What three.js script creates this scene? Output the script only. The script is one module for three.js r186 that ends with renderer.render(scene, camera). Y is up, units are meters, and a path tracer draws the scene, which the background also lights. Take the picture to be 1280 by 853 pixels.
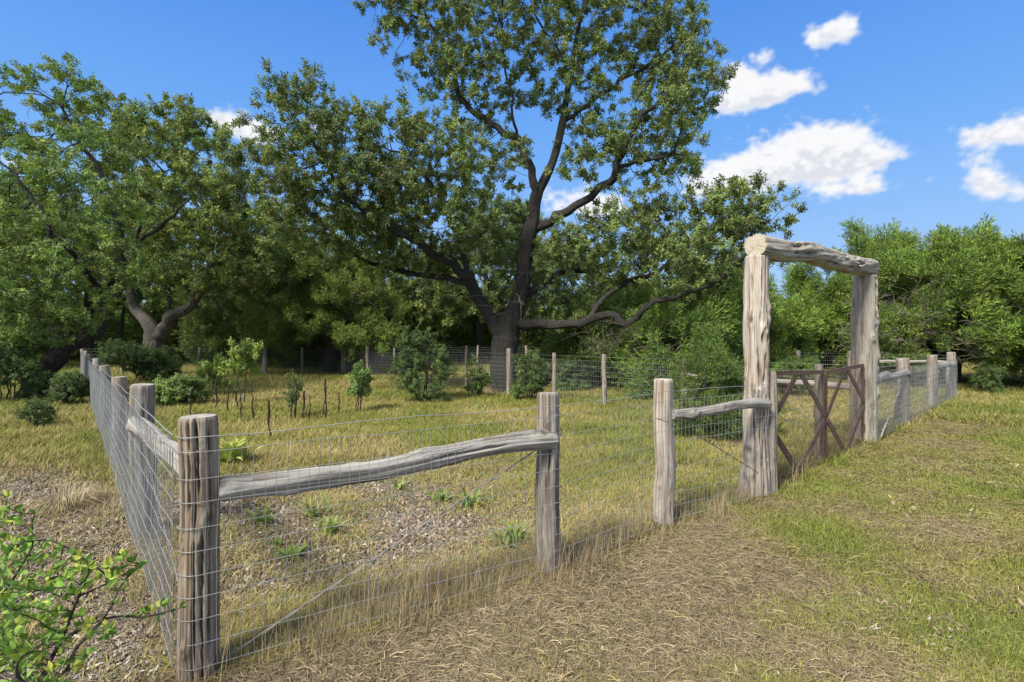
import * as THREE from 'three';
import { mergeGeometries } from 'three/addons/utils/BufferGeometryUtils.js';
import { createNoise3D } from 'simplex-noise';

// ---------------------------------------------------------------- camera, sky, sun, exposure
const scene = new THREE.Scene();
const EYE = 1.62, F = 650, CX = 640, HY = 423;               // eye height; focal length, centre and horizon in photo pixels
const camera = new THREE.PerspectiveCamera(66.54, 1280 / 853, 0.05, 2000);
camera.position.set(0, EYE, 0);
camera.lookAt(0, EYE - 3.5 / F, -1);
const renderer = new THREE.WebGLRenderer({ antialias: true });
renderer.toneMapping = THREE.LinearToneMapping;
renderer.toneMappingExposure = 1.7;
renderer.shadowMap.enabled = true;
const SKY_LEVEL = 1 / 1.7;
const TO_SUN = new THREE.Vector3(-0.42, 0.74, 0.53).normalize();
const sun = new THREE.DirectionalLight(new THREE.Color(1.0, 0.94, 0.80), 3.8);
sun.position.copy(TO_SUN).multiplyScalar(60);
sun.shadow.radius = 26; sun.castShadow = true;
sun.shadow.mapSize.set(4096, 4096);
Object.assign(sun.shadow.camera, { left: -45, right: 45, top: 45, bottom: -45, near: 1, far: 160 });
scene.add(sun, sun.target);

// ---------------------------------------------------------------- small helpers
const V = (x, y, z) => new THREE.Vector3(x, y, z);
function rngOf(seed) { let s = seed >>> 0; return () => { s = (s + 0x6d2b79f5) | 0; let t = Math.imul(s ^ (s >>> 15), 1 | s); t = (t + Math.imul(t ^ (t >>> 7), 61 | t)) ^ t; return ((t ^ (t >>> 14)) >>> 0) / 4294967296; }; }
const n3 = createNoise3D(rngOf(11));
const fbm = (x, y, z, o = 4) => { let s = 0, a = 0.5; for (let i = 0; i < o; i++) { s += a * n3(x, y, z); x *= 2.03; y *= 2.03; z *= 2.03; a *= 0.5; } return s; };
const sstep = (a, b, x) => { const t = Math.min(1, Math.max(0, (x - a) / (b - a))); return t * t * (3 - 2 * t); };
const lerp = (a, b, t) => a + (b - a) * t;
const mixc = (a, b, t) => [lerp(a[0], b[0], t), lerp(a[1], b[1], t), lerp(a[2], b[2], t)];
const W = (px, py, z) => V((px - CX) / F * z, EYE - (py - HY) / F * z, -z);      // photo pixel and distance to a point
const G = (px, py) => { const z = EYE * F / (py - HY); return V((px - CX) / F * z, 0, -z); };

// ---------------------------------------------------------------- the sky: blue air and fair weather clouds
{
  const Wd = 4096, Hd = 2048, data = new Float32Array(Wd * Hd * 4), R = rngOf(77);
  const lobes = [];                                          // [azimuth, elevation, half width, half height, strength] in degrees
  const seen = [
    [31.6, 26.3, 2.1, 1.35, 1], [29.9, 26.6, 1.0, 1.2, .6], [32.6, 26.7, 1.1, 1.1, .8],
    [23.4, 24.9, 2.6, 1.5, .75], [25.2, 22.8, 3.6, 1.9, 1], [27.4, 23.1, 2.7, 1.7, 1], [22.8, 22.6, 2.6, 1.7, .9], [25.6, 25.9, 1.4, .8, .5],
    [23.4, 15.8, 5.4, 2.3, 1], [27.4, 16.4, 5.6, 2.9, 1.1], [30.2, 17.2, 4.6, 3.0, 1.1], [32.2, 16.3, 3.8, 2.0, 1], [34.2, 15.4, 2.6, 1.1, .7], [32.6, 13.6, 3.4, 1.0, .8], [34.4, 13.2, 1.6, .9, .75], [36.5, 15.8, 2.0, .7, .5], [20.6, 15.6, 3.4, 1.6, .8],
    [42.2, 16.1, 2.0, 1.2, .9], [44.6, 15.9, 2.4, 1.5, 1], [46.5, 16.0, 2.2, 1.8, 1], [41.9, 13.4, 1.4, 2.1, .95], [43.0, 11.9, 2.2, 1.4, .9], [45.0, 11.0, 1.6, .8, .6], [48.5, 15.2, 3.0, 2.2, .9],
    [-27.6, 19.8, 3.2, 1.6, 1], [-25.4, 19.2, 2.6, 1.4, .9], [-29.2, 20.1, 1.8, 1.0, .7], [-19.5, 20.6, 2.4, 1.2, .8],
    [-43.0, 13.6, 2.0, .8, .6], [7.5, 14.4, 5.2, 2.1, .95], [10.5, 13.6, 3.0, 1.6, .8], [45.0, 25.6, .9, .6, .5], [28.2, 28.6, .7, .5, .4], [47.3, 24.4, .8, .7, .6], [38.7, 13.3, .8, .5, .4],
  ];
  lobes.push(...seen);
  for (let c = 0; c < 120; c++) {                            // unseen clouds added behind and overhead to whiten and strengthen the fill light
    let az = 54 + R() * 252, el = 8 + Math.pow(R(), 0.85) * 66; if (R() < .16) { az = R() * 360; el = 44 + R() * 40; }
    const w = 4 + R() * 9, n = 3 + Math.floor(R() * 4);
    for (let k = 0; k < n; k++) lobes.push([az + (R() - .5) * w * 1.8 / Math.cos(el * Math.PI / 180), el + (R() - .5) * w * .35, w * (.35 + R() * .5), w * (.2 + R() * .25), .7 + R() * .4]);
  }
  const D = Math.PI / 180, dens = new Float32Array(Wd * Hd / 2), under = new Float32Array(Wd * Hd / 2);
  for (const [az, el, hw, hh, st] of lobes) {
    const cl = Math.max(.12, Math.cos(el * D)), hwA = hw / cl;
    const r0 = Math.max(0, Math.floor((el - hh * 1.7) / 90 * Hd / 2)), r1 = Math.min(Hd / 2 - 1, Math.ceil((el + hh * 1.7) / 90 * Hd / 2));
    for (let r = r0; r <= r1; r++) {
      const e = (r + .5) / (Hd / 2) * 90, dy = (e - el) / hh;
      const cA = (az - 90), span = hwA * 1.7;
      const k0 = Math.floor(((cA - span) / 360 + .5) * Wd), k1 = Math.ceil(((cA + span) / 360 + .5) * Wd);
      for (let k = k0; k <= k1; k++) {
        const a = ((k + .5) / Wd - .5) * 360 + 90, dx = (a - az) / hwA, q = dx * dx + (dy < 0 ? dy * dy * 1.5 : dy * dy);
        if (q > 2.6) continue;
        const i = r * Wd + ((k % Wd) + Wd) % Wd, v = st * Math.exp(-q * 1.5);
        dens[i] += v; under[i] += v * Math.max(-1, Math.min(1, dy));
      }
    }
  }
  for (let r = 0; r < Hd; r++) for (let k = 0; k < Wd; k++) {
    const el = ((r + .5) / Hd - .5) * Math.PI, az = ((k + .5) / Wd - .5) * 2 * Math.PI, y = Math.sin(el), x = Math.cos(az) * Math.cos(el), z = Math.sin(az) * Math.cos(el), o = (r * Wd + k) * 4;
    const t = Math.max(0, y);
        let c = mixc([.040, .205, .75], [.185, .45, .96], sstep(.75, .22, t));
    c = mixc(c, [.46, .68, .98], Math.pow(sstep(.42, 0, t), 1.4) * .95);
    const toSun = x * TO_SUN.x + y * TO_SUN.y + z * TO_SUN.z;
    c = mixc(c, [.95, .96, .98], Math.pow(Math.max(0, toSun), 5) * .55 );  // white veil added around the unseen sun to whiten the sky light
    if (r >= Hd / 2) {
      const i = (r - Hd / 2) * Wd + k, d0 = dens[i];
      if (d0 > .05) {
        const big = fbm(x * 14, y * 20, z * 14, 3), fine = fbm(x * 46 + 9, y * 62, z * 46, 5);
        const d = d0 + big * .42 + fine * .36 - .34, a = Math.pow(sstep(-.08, .68, d), .9) * .98;
        const u = under[i] / d0, shade = sstep(.35, -.6, u + fine * 1.1 + big * .9) * sstep(.15, .8, d);
        const col = mixc([.97, .97, .98], [.70, .73, .80], shade * .8);
        c = mixc(c, col, a);
      }
    }
    data[o] = c[0] * SKY_LEVEL; data[o + 1] = c[1] * SKY_LEVEL; data[o + 2] = c[2] * SKY_LEVEL; data[o + 3] = 1;
  }
  const tex = new THREE.DataTexture(data, Wd, Hd, THREE.RGBAFormat, THREE.FloatType);
  tex.mapping = THREE.EquirectangularReflectionMapping; tex.magFilter = THREE.LinearFilter; tex.needsUpdate = true;
  scene.background = tex; scene.environment = tex;
}

// ---------------------------------------------------------------- building helpers
const used = {};
function numbered(name) { const n = used[name] = (used[name] ?? -1) + 1; return n ? name + '_' + String(n).padStart(3, '0') : name; }
function shadows(o) { o.traverse((m) => { if (m.isMesh) { m.castShadow = m.receiveShadow = true; } }); return o; }
function thing(name, label, category, at = V(0, 0, 0), group) {
  const o = new THREE.Group(); o.name = numbered(name); o.position.copy(at);
  o.userData = { label, category }; if (group) o.userData.group = group;
  scene.add(o); return o;
}
function part(name, geo, mat, parent, extra) {
  const m = new THREE.Mesh(geo, mat); m.name = name; m.castShadow = m.receiveShadow = true;
  if (extra) Object.assign(m.userData, extra);
  parent.add(m); return m;
}
function spread(name, geo, mat, places, parent, extra) {      // one object of many small copies: places = [{m: Matrix4, c: [r,g,b]}]
  const im = new THREE.InstancedMesh(geo, mat, Math.max(1, places.length)), col = new THREE.Color();
  places.forEach((p, i) => { im.setMatrixAt(i, p.m); im.setColorAt(i, col.setRGB(...p.c)); });
  im.count = places.length; im.name = name; im.castShadow = im.receiveShadow = true; im.userData.kind = 'stuff';
  if (extra) Object.assign(im.userData, extra);
  parent.add(im); return im;
}
function dataTex(w, h, f, srgb = false) {
  const d = new Uint8Array(w * h * 4);
  for (let y = 0; y < h; y++) for (let x = 0; x < w; x++) { const c = f(x / w, y / h), o = (y * w + x) * 4; for (let k = 0; k < 3; k++) d[o + k] = Math.max(0, Math.min(255, (Array.isArray(c) ? c[k] : c) * 255)); d[o + 3] = 255; }
  const t = new THREE.DataTexture(d, w, h); t.magFilter = THREE.LinearFilter; t.wrapS = t.wrapT = THREE.MirroredRepeatWrapping; if (srgb) t.colorSpace = THREE.SRGBColorSpace; t.needsUpdate = true; return t;
}
class Quads {                                                 // a triangle soup with colours
  constructor() { this.p = []; this.c = []; this.n = []; }
  tri(a, b, c, col) { this.p.push(a.x, a.y, a.z, b.x, b.y, b.z, c.x, c.y, c.z); for (let i = 0; i < 3; i++) this.c.push(col[0], col[1], col[2]); }
  quad(a, b, c, d, col) { this.tri(a, b, c, col); this.tri(a, c, d, col); }
  geo() { const g = new THREE.BufferGeometry(); g.setAttribute('position', new THREE.Float32BufferAttribute(this.p, 3)); g.setAttribute('color', new THREE.Float32BufferAttribute(this.c, 3)); g.computeVertexNormals(); return g; }
}
const randDir = (R) => { const z = R() * 2 - 1, a = R() * 6.2832, s = Math.sqrt(1 - z * z); return V(s * Math.cos(a), z, s * Math.sin(a)); };
const perp = (d) => { const a = Math.abs(d.y) < .9 ? V(0, 1, 0) : V(1, 0, 0); return a.cross(d).normalize(); };
function frame(dir, roll, scale, at) {                        // y axis along dir
  const q = new THREE.Quaternion().setFromUnitVectors(V(0, 1, 0), dir).multiply(new THREE.Quaternion().setFromAxisAngle(V(0, 1, 0), roll));
  return new THREE.Matrix4().compose(at, q, typeof scale === 'number' ? V(scale, scale, scale) : scale);
}
// tube along points with a radius each; uv in metres
function tube(pts, rad, sides = 6, lump = 0, seed = 0) {
  const n = pts.length, pos = [], uv = [], idx = []; let nrm = null, run = 0;
  for (let i = 0; i < n; i++) {
    const t = pts[Math.min(n - 1, i + 1)].clone().sub(pts[Math.max(0, i - 1)]).normalize();
    if (!nrm) nrm = perp(t); else { nrm.addScaledVector(t, -nrm.dot(t)); if (nrm.lengthSq() < 1e-6) nrm = perp(t); nrm.normalize(); }
    const b = t.clone().cross(nrm); if (i) run += pts[i].distanceTo(pts[i - 1]);
    for (let k = 0; k <= sides; k++) {
      const a = k / sides * Math.PI * 2, ca = Math.cos(a), sa = Math.sin(a);
      let r = rad[i]; if (lump) r *= 1 + lump * (n3(ca * 1.6 + seed, sa * 1.6, run * 1.1) + .6 * n3(ca * 4 + seed, sa * 4, run * 1.6));
      pos.push(pts[i].x + (nrm.x * ca + b.x * sa) * r, pts[i].y + (nrm.y * ca + b.y * sa) * r, pts[i].z + (nrm.z * ca + b.z * sa) * r);
      uv.push(k / sides * Math.max(.05, Math.round(rad[0] * 6.28 * 4) / 4), run);
    }
  }
  for (let i = 0; i < n - 1; i++) for (let k = 0; k < sides; k++) { const a = i * (sides + 1) + k, b = a + sides + 1; idx.push(a, a + 1, b, a + 1, b + 1, b); }
  const g = new THREE.BufferGeometry(); g.setAttribute('position', new THREE.Float32BufferAttribute(pos, 3)); g.setAttribute('uv', new THREE.Float32BufferAttribute(uv, 2)); g.setIndex(idx);
  g.computeVertexNormals(); seamNormals(g, n, sides); return g;
}
function seamNormals(g, n, sides) {
  const N = g.attributes.normal;
  for (let i = 0; i < n; i++) { const a = i * (sides + 1), b = a + sides, x = N.getX(a) + N.getX(b), y = N.getY(a) + N.getY(b), z = N.getZ(a) + N.getZ(b), l = Math.hypot(x, y, z) || 1; N.setXYZ(a, x / l, y / l, z / l); N.setXYZ(b, x / l, y / l, z / l); }
}

// ---------------------------------------------------------------- materials
const grainTex = dataTex(256, 1024, (u, v) => { const s = fbm(u * 46, v * 3.2, 2, 3) * .9 + fbm(u * 130, v * 7, 7, 2) * .8, l = Math.abs(fbm(u * 30, v * 1.6, 31, 2)); return .84 + s * .42 - sstep(.035, 0, l) * .22; });
const grainBump = dataTex(256, 1024, (u, v) => { const s = fbm(u * 40, v * 4, 2, 3), f = Math.abs(fbm(u * 24, v * 1.7, 12, 3)); return .55 + s * .45 - sstep(.05, .0, f) * .3; });
function woodMat(repU = 4, repV = 1) { const a = grainTex.clone(), b = grainBump.clone(); a.repeat.set(repU, repV); b.repeat.set(repU, repV); a.needsUpdate = b.needsUpdate = true; return new THREE.MeshStandardMaterial({ map: a, bumpMap: b, bumpScale: .0022, roughness: .92, vertexColors: true }); }
const WOOD = woodMat();
const barkTex = dataTex(512, 512, (u, v) => { const f = fbm(u * 16, v * 7, 3, 4), c = Math.abs(fbm(u * 11, v * 4.5, 21, 3)); const s = .70 + f * .45 - sstep(.09, 0, c) * .3; return [s * 1.02, s, s * .97]; });
const barkBump = dataTex(512, 512, (u, v) => { const c = Math.abs(fbm(u * 11, v * 4.5, 21, 3)); return .7 + fbm(u * 30, v * 16, 5, 3) * .3 - sstep(.13, 0, c) * .6; });
function barkMat(rgb) { const a = barkTex.clone(), b = barkBump.clone(); a.repeat.set(1.4, 1.4); b.repeat.set(1.4, 1.4); a.needsUpdate = b.needsUpdate = true; const m = new THREE.MeshStandardMaterial({ map: a, bumpMap: b, bumpScale: .06, roughness: .95 }); m.color.setRGB(...rgb); return m; }
const OAK_BARK = barkMat([.090, .082, .074]), GREY_BARK = barkMat([.30, .275, .245]), CEDAR_BARK = barkMat([.15, .125, .105]), DEAD_TWIG = barkMat([.40, .355, .30]);
const std = (rgb, rough = .9, metal = 0, more = {}) => { const m = new THREE.MeshStandardMaterial({ roughness: rough, metalness: metal, ...more }); m.color.setRGB(...rgb); return m; };
const leafMat = (t = .3, rough = .85) => { const m = new THREE.MeshPhysicalMaterial({ roughness: rough, transmission: t, thickness: 0, vertexColors: true, side: THREE.DoubleSide }); m.color.setRGB(1, 1, 1); return m; };
const LEAF = leafMat(.34, .88), NEEDLE = leafMat(.26, .9), BLADE = std([1, 1, 1], .85, 0, { vertexColors: true, side: THREE.DoubleSide }), BUSHLEAF = leafMat(.3, .86);
const WIRE = std([.34, .355, .37], .5, .4), RUST = std([.115, .062, .047], .9, .05), BRACE = std([.30, .29, .27], .6, .4);

// ---------------------------------------------------------------- layout (metres; the camera stands at the origin and looks along -z)
const P0 = V(-1.487, 0, -2.466), P1 = V(.2546, 0, -3.521), P2 = V(1.312, 0, -4.443), GL = V(2.47, 0, -5.263), GR = V(5.40, 0, -7.976), P5 = V(7.187, 0, -9.57), P6 = V(9.26, 0, -11.45), P7 = V(11.13, 0, -13.16);
const BACK = V(-.67, 0, -.74).normalize();
const FRONT = [P0, P1, P2, GL, GR, P5, P6, P7];
const L = [2.4, 5.06, 8.3, 12, 15.7, 19.6, 23.5].map((t) => P0.clone().addScaledVector(V(-.65, 0, -.76).normalize(), t));
const S = [3.0, 4.96, 6.5, 8.16, 10.07, 12.2, 14.3, 16.4, 18.5].map((t) => GR.clone().addScaledVector(BACK, t));
function lineDist(x, z, pts, ext = 30) {                      // signed distance to a polyline; positive on its right-hand side walking along it
  let best = 1e9, out = 0, along = 0, acc = 0;
  for (let i = 0; i < pts.length - 1; i++) {
    const a = pts[i], b = pts[i + 1], dx = b.x - a.x, dz = b.z - a.z, len = Math.hypot(dx, dz); let t = ((x - a.x) * dx + (z - a.z) * dz) / (len * len);
    const tc = Math.min(i === pts.length - 2 ? 1 + ext : 1, Math.max(i ? 0 : -ext, t)), qx = x - a.x - dx * tc, qz = z - a.z - dz * tc, d = Math.hypot(qx, qz);
    if (d < best) { best = d; out = Math.sign(dx * (z - a.z) - dz * (x - a.x)) * d; along = acc + tc * len; }
    acc += len;
  }
  return [out, along];
}
const groundY = (x, z) => { const r = Math.hypot(x, z); return .018 * n3(x * .9, 3, z * .9) + .02 * n3(x * .27, 8, z * .27) * sstep(1, 5, r); };
// what covers the ground at a place: shares of green grass, straw, leaf litter
function cover(x, z) {
  const [d, al] = lineDist(x, z, FRONT), e = -lineDist(x, z, [P0, L[6]])[0], big = fbm(x * .33, 1.5, z * .33, 3), mid = fbm(x * 1.1, 4, z * 1.1, 3), sm = fbm(x * 3.1, 9, z * 3.1, 3);
  let green, straw, litter = 0, tall = 0;
  const inside = d < 0 && e < 0, left = e >= 0 && (d < 0 || x < P0.x - .2);
  if (left) {
    const far = sstep(5.6, 8.2, -z + big * 2.2);
    litter = (1 - far) * sstep(3.4, 1.8, e + big * 1.2 - 0.2) * (.85 + mid * .4);
    green = far * (.62 + big * .6) + .1; straw = .5 - big * .5;
    tall = sstep(.5, .05, e) * .9;
    litter = Math.max(litter, sstep(.16, .3, mid) * .35);
  } else if (inside) {
    const nearF = sstep(-2.6, -1.0, d + mid * .6) * sstep(4.9, 3.2, al + big);
    litter = sstep(-4.0, -2.5, d + big * 1.1 + mid * 1.2) * sstep(4.4, 2.0, al + mid * 1.2 + sm * .5) * sstep(-.25, -.7, d) * (.9 + mid * .6);
    litter = Math.max(litter, sstep(.14, .36, mid + big * .4) * .6);
    const oak = Math.hypot(x + .3, z + 15) ; litter = Math.max(litter, sstep(4, 1.5, oak) * .5);
    green = .36 + big * 1.2 + sm * .5 + mid * .4 + sstep(2.5, 6, al) * .18 + sstep(-1, -6, d) * .05; straw = .55 - big * .7;
    tall = sstep(-.45, -.06, d) * .8;
    green *= 1 - litter * .4;
  } else {
    const bare = sstep(1.75, .6, d + mid * 1.1 + sm * .5 + Math.max(0, al - 2.2) * .75) * (.8 + mid * .5) * sstep(12, 3, al);
    green = sstep(.2, 2.2, d + big * 1.5 + mid * 1.2) * .42 + sstep(1.2, 4.2, x + big * 1.2 + mid * 1.5 + d * .2) * .42 + big * .7 + mid * .7 + .06;
    green = green * .8 + .30 + mid * .5; green *= 1 - bare * .85; straw = .45 + bare * .55 - big * .3; tall = sstep(.35, .04, d) * .85;
    green = Math.max(green, sstep(6, 10, -z) * .5 + big * .5 + mid * .3);
    litter = sstep(.27, .38, mid - big * .2) * .15;
  }
  return { green: Math.min(1, Math.max(0, green)), straw: Math.min(1, Math.max(0, straw)), litter: Math.min(1, Math.max(0, litter)), tall, inside, left, sm, mid, big, d, e };
}
const C_GREEN = [.185, .205, .038], C_LUSH = [.135, .185, .028], C_YELLOW = [.300, .272, .080], C_STRAW = [.390, .310, .190], C_BROWN = [.245, .185, .115], C_LITTER = [.30, .265, .225], C_SOIL = [.13, .098, .068];

// ---------------------------------------------------------------- the ground: one sheet to the horizon
{
  const n = 430, pos = [], col = [], uv = [], idx = [], warp = (t) => { const a = Math.abs(t), s = Math.sign(t); return s * (a * 13 + Math.pow(a, 6) * 590); };
  for (let j = 0; j <= n; j++) for (let i = 0; i <= n; i++) {
    const x = warp(i / n * 2 - 1) + 1, z = warp(j / n * 2 - 1) - 6;
    pos.push(x, groundY(x, z), z); uv.push(x, z);
    const c = cover(x, z); let k = mixc(C_BROWN, mixc(C_YELLOW, C_GREEN, c.green), .42 + c.green * .5);
    k = mixc(k, C_STRAW, c.straw * .30 * (1 - c.green)); k = mixc(k, C_LITTER, c.litter * .55); k = mixc(k, C_SOIL, sstep(.1, .45, c.sm) * .45 + .18);
    col.push(...k);
  }
  for (let j = 0; j < n; j++) for (let i = 0; i < n; i++) { const a = j * (n + 1) + i, b = a + n + 1; idx.push(a, b, a + 1, a + 1, b, b + 1); }
  const g = new THREE.BufferGeometry(); g.setAttribute('position', new THREE.Float32BufferAttribute(pos, 3)); g.setAttribute('color', new THREE.Float32BufferAttribute(col, 3)); g.setAttribute('uv', new THREE.Float32BufferAttribute(uv, 2)); g.setIndex(idx); g.computeVertexNormals();
  const t = dataTex(1024, 1024, (u, v) => { const a = fbm(u * 30, v * 30, 3, 5), b = fbm(u * 140, v * 60, 8, 2), c = fbm(u * 60, v * 150, 15, 2); const s = .82 + a * .5 + Math.max(b, c) * .35; return [s, s * .985, s * .96]; });
  t.repeat.set(.8, .8);
  const b = t.clone(); b.needsUpdate = true;
  const m = new THREE.MeshStandardMaterial({ map: t, bumpMap: b, bumpScale: .03, roughness: 1, vertexColors: true });
  const o = part('ground', g, m, scene, { kind: 'structure', label: 'grassy ground with dry straw, green patches and leaf litter', category: 'ground' });
}

// ---------------------------------------------------------------- weathered logs
// path: centre points; rBase(t); features: cracks [angle, from, to, width, depth], knots [angle, at, size, height]
function log(path, rBase, o) {
  const { nTheta = 64, nLen = 90, seed = 1, cracks = [], knots = [], rough = .05, fine = .02, tint = [.30, .26, .22], dark = [.15, .11, .08], pale = [.42, .38, .34], capTint = [.40, .37, .33], twist = 0, caps = [true, true], flute = 0, capBevel = .012 } = o;
  const curve = new THREE.CatmullRomCurve3(path), len = curve.getLength(), pts = curve.getSpacedPoints(nLen), pos = [], uv = [], col = [], idx = [];
  let nrm = null, stain = 0; const rings = [];
  const rAt = (a, s, t) => {
    const aa = a + twist * s, ca = Math.cos(aa), sa = Math.sin(aa); let r = rBase(t);
    let q = 1 + rough * (n3(ca * .9 + seed, sa * .9, s * .9 + seed) + .6 * n3(ca * 1.9 + seed, sa * 1.9 + 4, s * 1.6)) + fine * (n3(ca * 3.6 + seed, sa * 3.6, s * .9) + .55 * n3(ca * 9, sa * 9 + seed, s * 1.1));
    if (flute) q += flute * (Math.abs(n3(ca * 2.6 + seed * 3, sa * 2.6, s * .55)) - .35);
    r *= q; stain = 0;
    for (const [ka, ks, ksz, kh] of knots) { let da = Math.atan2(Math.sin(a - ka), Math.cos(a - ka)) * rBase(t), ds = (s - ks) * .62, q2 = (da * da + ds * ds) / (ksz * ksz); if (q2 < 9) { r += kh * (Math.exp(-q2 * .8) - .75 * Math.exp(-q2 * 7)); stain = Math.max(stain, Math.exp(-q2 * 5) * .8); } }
    for (const [ka, s0, s1, w, dp] of cracks) {
      if (s < s0 - .03 || s > s1 + .03) continue;
      const wob = ka + .10 * n3(ka * 5, seed, s * 1.5) + .035 * n3(ka * 9, seed, s * 9), da = Math.atan2(Math.sin(a - wob), Math.cos(a - wob)) * rBase(t), win = sstep(s0 - .02, s0 + .07, s) * sstep(s1 + .02, s1 - .07, s), ww = w * (.65 + .5 * n3(seed, ka, s * 6));
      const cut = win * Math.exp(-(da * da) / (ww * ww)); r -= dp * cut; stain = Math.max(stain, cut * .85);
    }
    return r;
  };
  for (let i = 0; i <= nLen; i++) {
    const t = curve.getTangentAt(i / nLen); if (!nrm) nrm = o.ref ? o.ref.clone() : perp(t); nrm.addScaledVector(t, -nrm.dot(t)).normalize();
    const b = t.clone().cross(nrm), s = i / nLen * len; rings.push([nrm.clone(), b, t.clone()]);
    const end = Math.min(caps[0] ? s : 9, caps[1] ? len - s : 9), bev = end < capBevel ? 1 - .09 * (1 - end / capBevel) : 1;
    for (let k = 0; k <= nTheta; k++) {
      const a = k / nTheta * Math.PI * 2, ca = Math.cos(a), sa = Math.sin(a), r = rAt(a, s, i / nLen) * bev, q = pts[i];
      pos.push(q.x + (nrm.x * ca + b.x * sa) * r, q.y + (nrm.y * ca + b.y * sa) * r, q.z + (nrm.z * ca + b.z * sa) * r);
      uv.push(k / nTheta * .5, s);
      const g = n3(ca * 5 + seed, sa * 5, s * .7) * .6 + n3(ca * 13, sa * 13 + seed, s * 1.3) * .55, bigm = fbm(ca * 1.1 + seed * 2, sa * 1.1, s * 1.2, 2);
      let c = mixc(tint, pale, sstep(-.1, .8, g + bigm * .6)); c = mixc(c, dark, sstep(.02, .75, -g - bigm * 1.1)); c = mixc(c, dark.map((v) => v * .55), stain * .7); c = mixc(c, o.lichen ?? [.50, .48, .43], sstep(.42, .62, n3(ca * 2 + seed * 4, sa * 2, s * 3.5) + .35 * n3(ca * 9, sa * 9, s * 14 + seed)) * .45);  // knot and crack centres mix towards a deeper version of the dark tone
      col.push(...c);
    }
  }
  for (let i = 0; i < nLen; i++) for (let k = 0; k < nTheta; k++) { const a = i * (nTheta + 1) + k, b = a + nTheta + 1; idx.push(a, a + 1, b, a + 1, b + 1, b); }
  const g = new THREE.BufferGeometry(); g.setAttribute('position', new THREE.Float32BufferAttribute(pos, 3)); g.setAttribute('uv', new THREE.Float32BufferAttribute(uv, 2)); g.setAttribute('color', new THREE.Float32BufferAttribute(col, 3)); g.setIndex(idx); g.computeVertexNormals(); seamNormals(g, nLen + 1, nTheta);
  const all = [g];
  for (const side of [0, 1]) if (caps[side]) {                // sawn ends: slightly dished, with rings and checks
    const i = side ? nLen : 0, q = pts[i], [nn, bb, tt] = rings[i], cp = [], cu = [], cc = [], ci = [], K = [1, .8, .55, .3, .08], chk = [seed % 6.28, (seed * 2.4) % 6.28, (seed * 3.9) % 6.28];
    K.forEach((f, j) => { for (let k = 0; k <= nTheta; k++) {
      const a = k / nTheta * Math.PI * 2, ca = Math.cos(a), sa = Math.sin(a), r = rAt(a, side ? len : 0, side) * .91 * f; let dip = .0015 * n3(ca * f * 3 + seed, sa * f * 3, 3);
      if (f < 1) for (const h of chk) { const da = Math.atan2(Math.sin(a - h), Math.cos(a - h)) * r; dip -= .004 * Math.exp(-(da * da) / 2e-5) * sstep(.05, .3, f); }
      if (f === 1) dip = 0;
      const out = (side ? 1 : -1) * dip;
      cp.push(q.x + (nn.x * ca + bb.x * sa) * r + tt.x * out, q.y + (nn.y * ca + bb.y * sa) * r + tt.y * out, q.z + (nn.z * ca + bb.z * sa) * r + tt.z * out); cu.push(ca * r * 2, sa * r * 2);
      const g2 = n3(f * 9 + ca * .4, sa * .4, seed) * .5 + n3(ca * f * 6, sa * f * 6, seed + 2) * .4; cc.push(...mixc(capTint, dark, sstep(-.1, .9, g2) * .5));
    } });
    for (let j = 0; j < K.length - 1; j++) for (let k = 0; k < nTheta; k++) { const a = j * (nTheta + 1) + k, b = a + nTheta + 1; side ? ci.push(a, a + 1, b, a + 1, b + 1, b) : ci.push(a, b, a + 1, a + 1, b, b + 1); }
    const m = (K.length - 1) * (nTheta + 1), c0 = cp.length / 3; cp.push(q.x, q.y, q.z); cu.push(0, 0); cc.push(...capTint); for (let k = 0; k < nTheta; k++) side ? ci.push(m + k, m + k + 1, c0) : ci.push(m + k, c0, m + k + 1);
    const h = new THREE.BufferGeometry(); h.setAttribute('position', new THREE.Float32BufferAttribute(cp, 3)); h.setAttribute('uv', new THREE.Float32BufferAttribute(cu, 2)); h.setAttribute('color', new THREE.Float32BufferAttribute(cc, 3)); h.setIndex(ci); h.computeVertexNormals(); all.push(h);
  }
  return mergeGeometries(all);
}
const upright = (p, h, lean = [0, 0], bend = 0, seed = 1) => [0, .25, .5, .75, 1].map((t) => V(p.x + lean[0] * t + bend * n3(seed, t * 2.2, 1), -.15 + (h + .15) * t, p.z + lean[1] * t + bend * n3(seed, t * 2.2, 8)));
const facing = (p) => Math.atan2(1, 0);
function randomCracks(R, n, len, w = .006, d = .022) { return Array.from({ length: n }, () => { const l = (.12 + R() * .5) * len, s = R() * (len - l * .6); return [R() * 6.28, s, s + l, w * (.6 + R() * .9), d * (.5 + R() * .8)]; }); }
function randomKnots(R, n, len, sz = .03, h = .018) { return Array.from({ length: n }, () => [R() * 6.28, R() * len, sz * (.6 + R() * .8), h * (.5 + R() * .8)]); }
const GREY = { tint: [.32, .265, .21], dark: [.155, .115, .082], pale: [.47, .42, .365], capTint: [.42, .39, .35] };
const SILVER = { tint: [.36, .335, .30], dark: [.17, .145, .12], pale: [.52, .495, .46], capTint: [.40, .385, .36] };
const PALE = { tint: [.46, .385, .315], dark: [.22, .155, .11], pale: [.62, .57, .52], capTint: [.56, .51, .43] };
const BROWN = { tint: [.285, .215, .15], dark: [.125, .083, .053], pale: [.37, .315, .255], capTint: [.47, .44, .40] };
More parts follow.
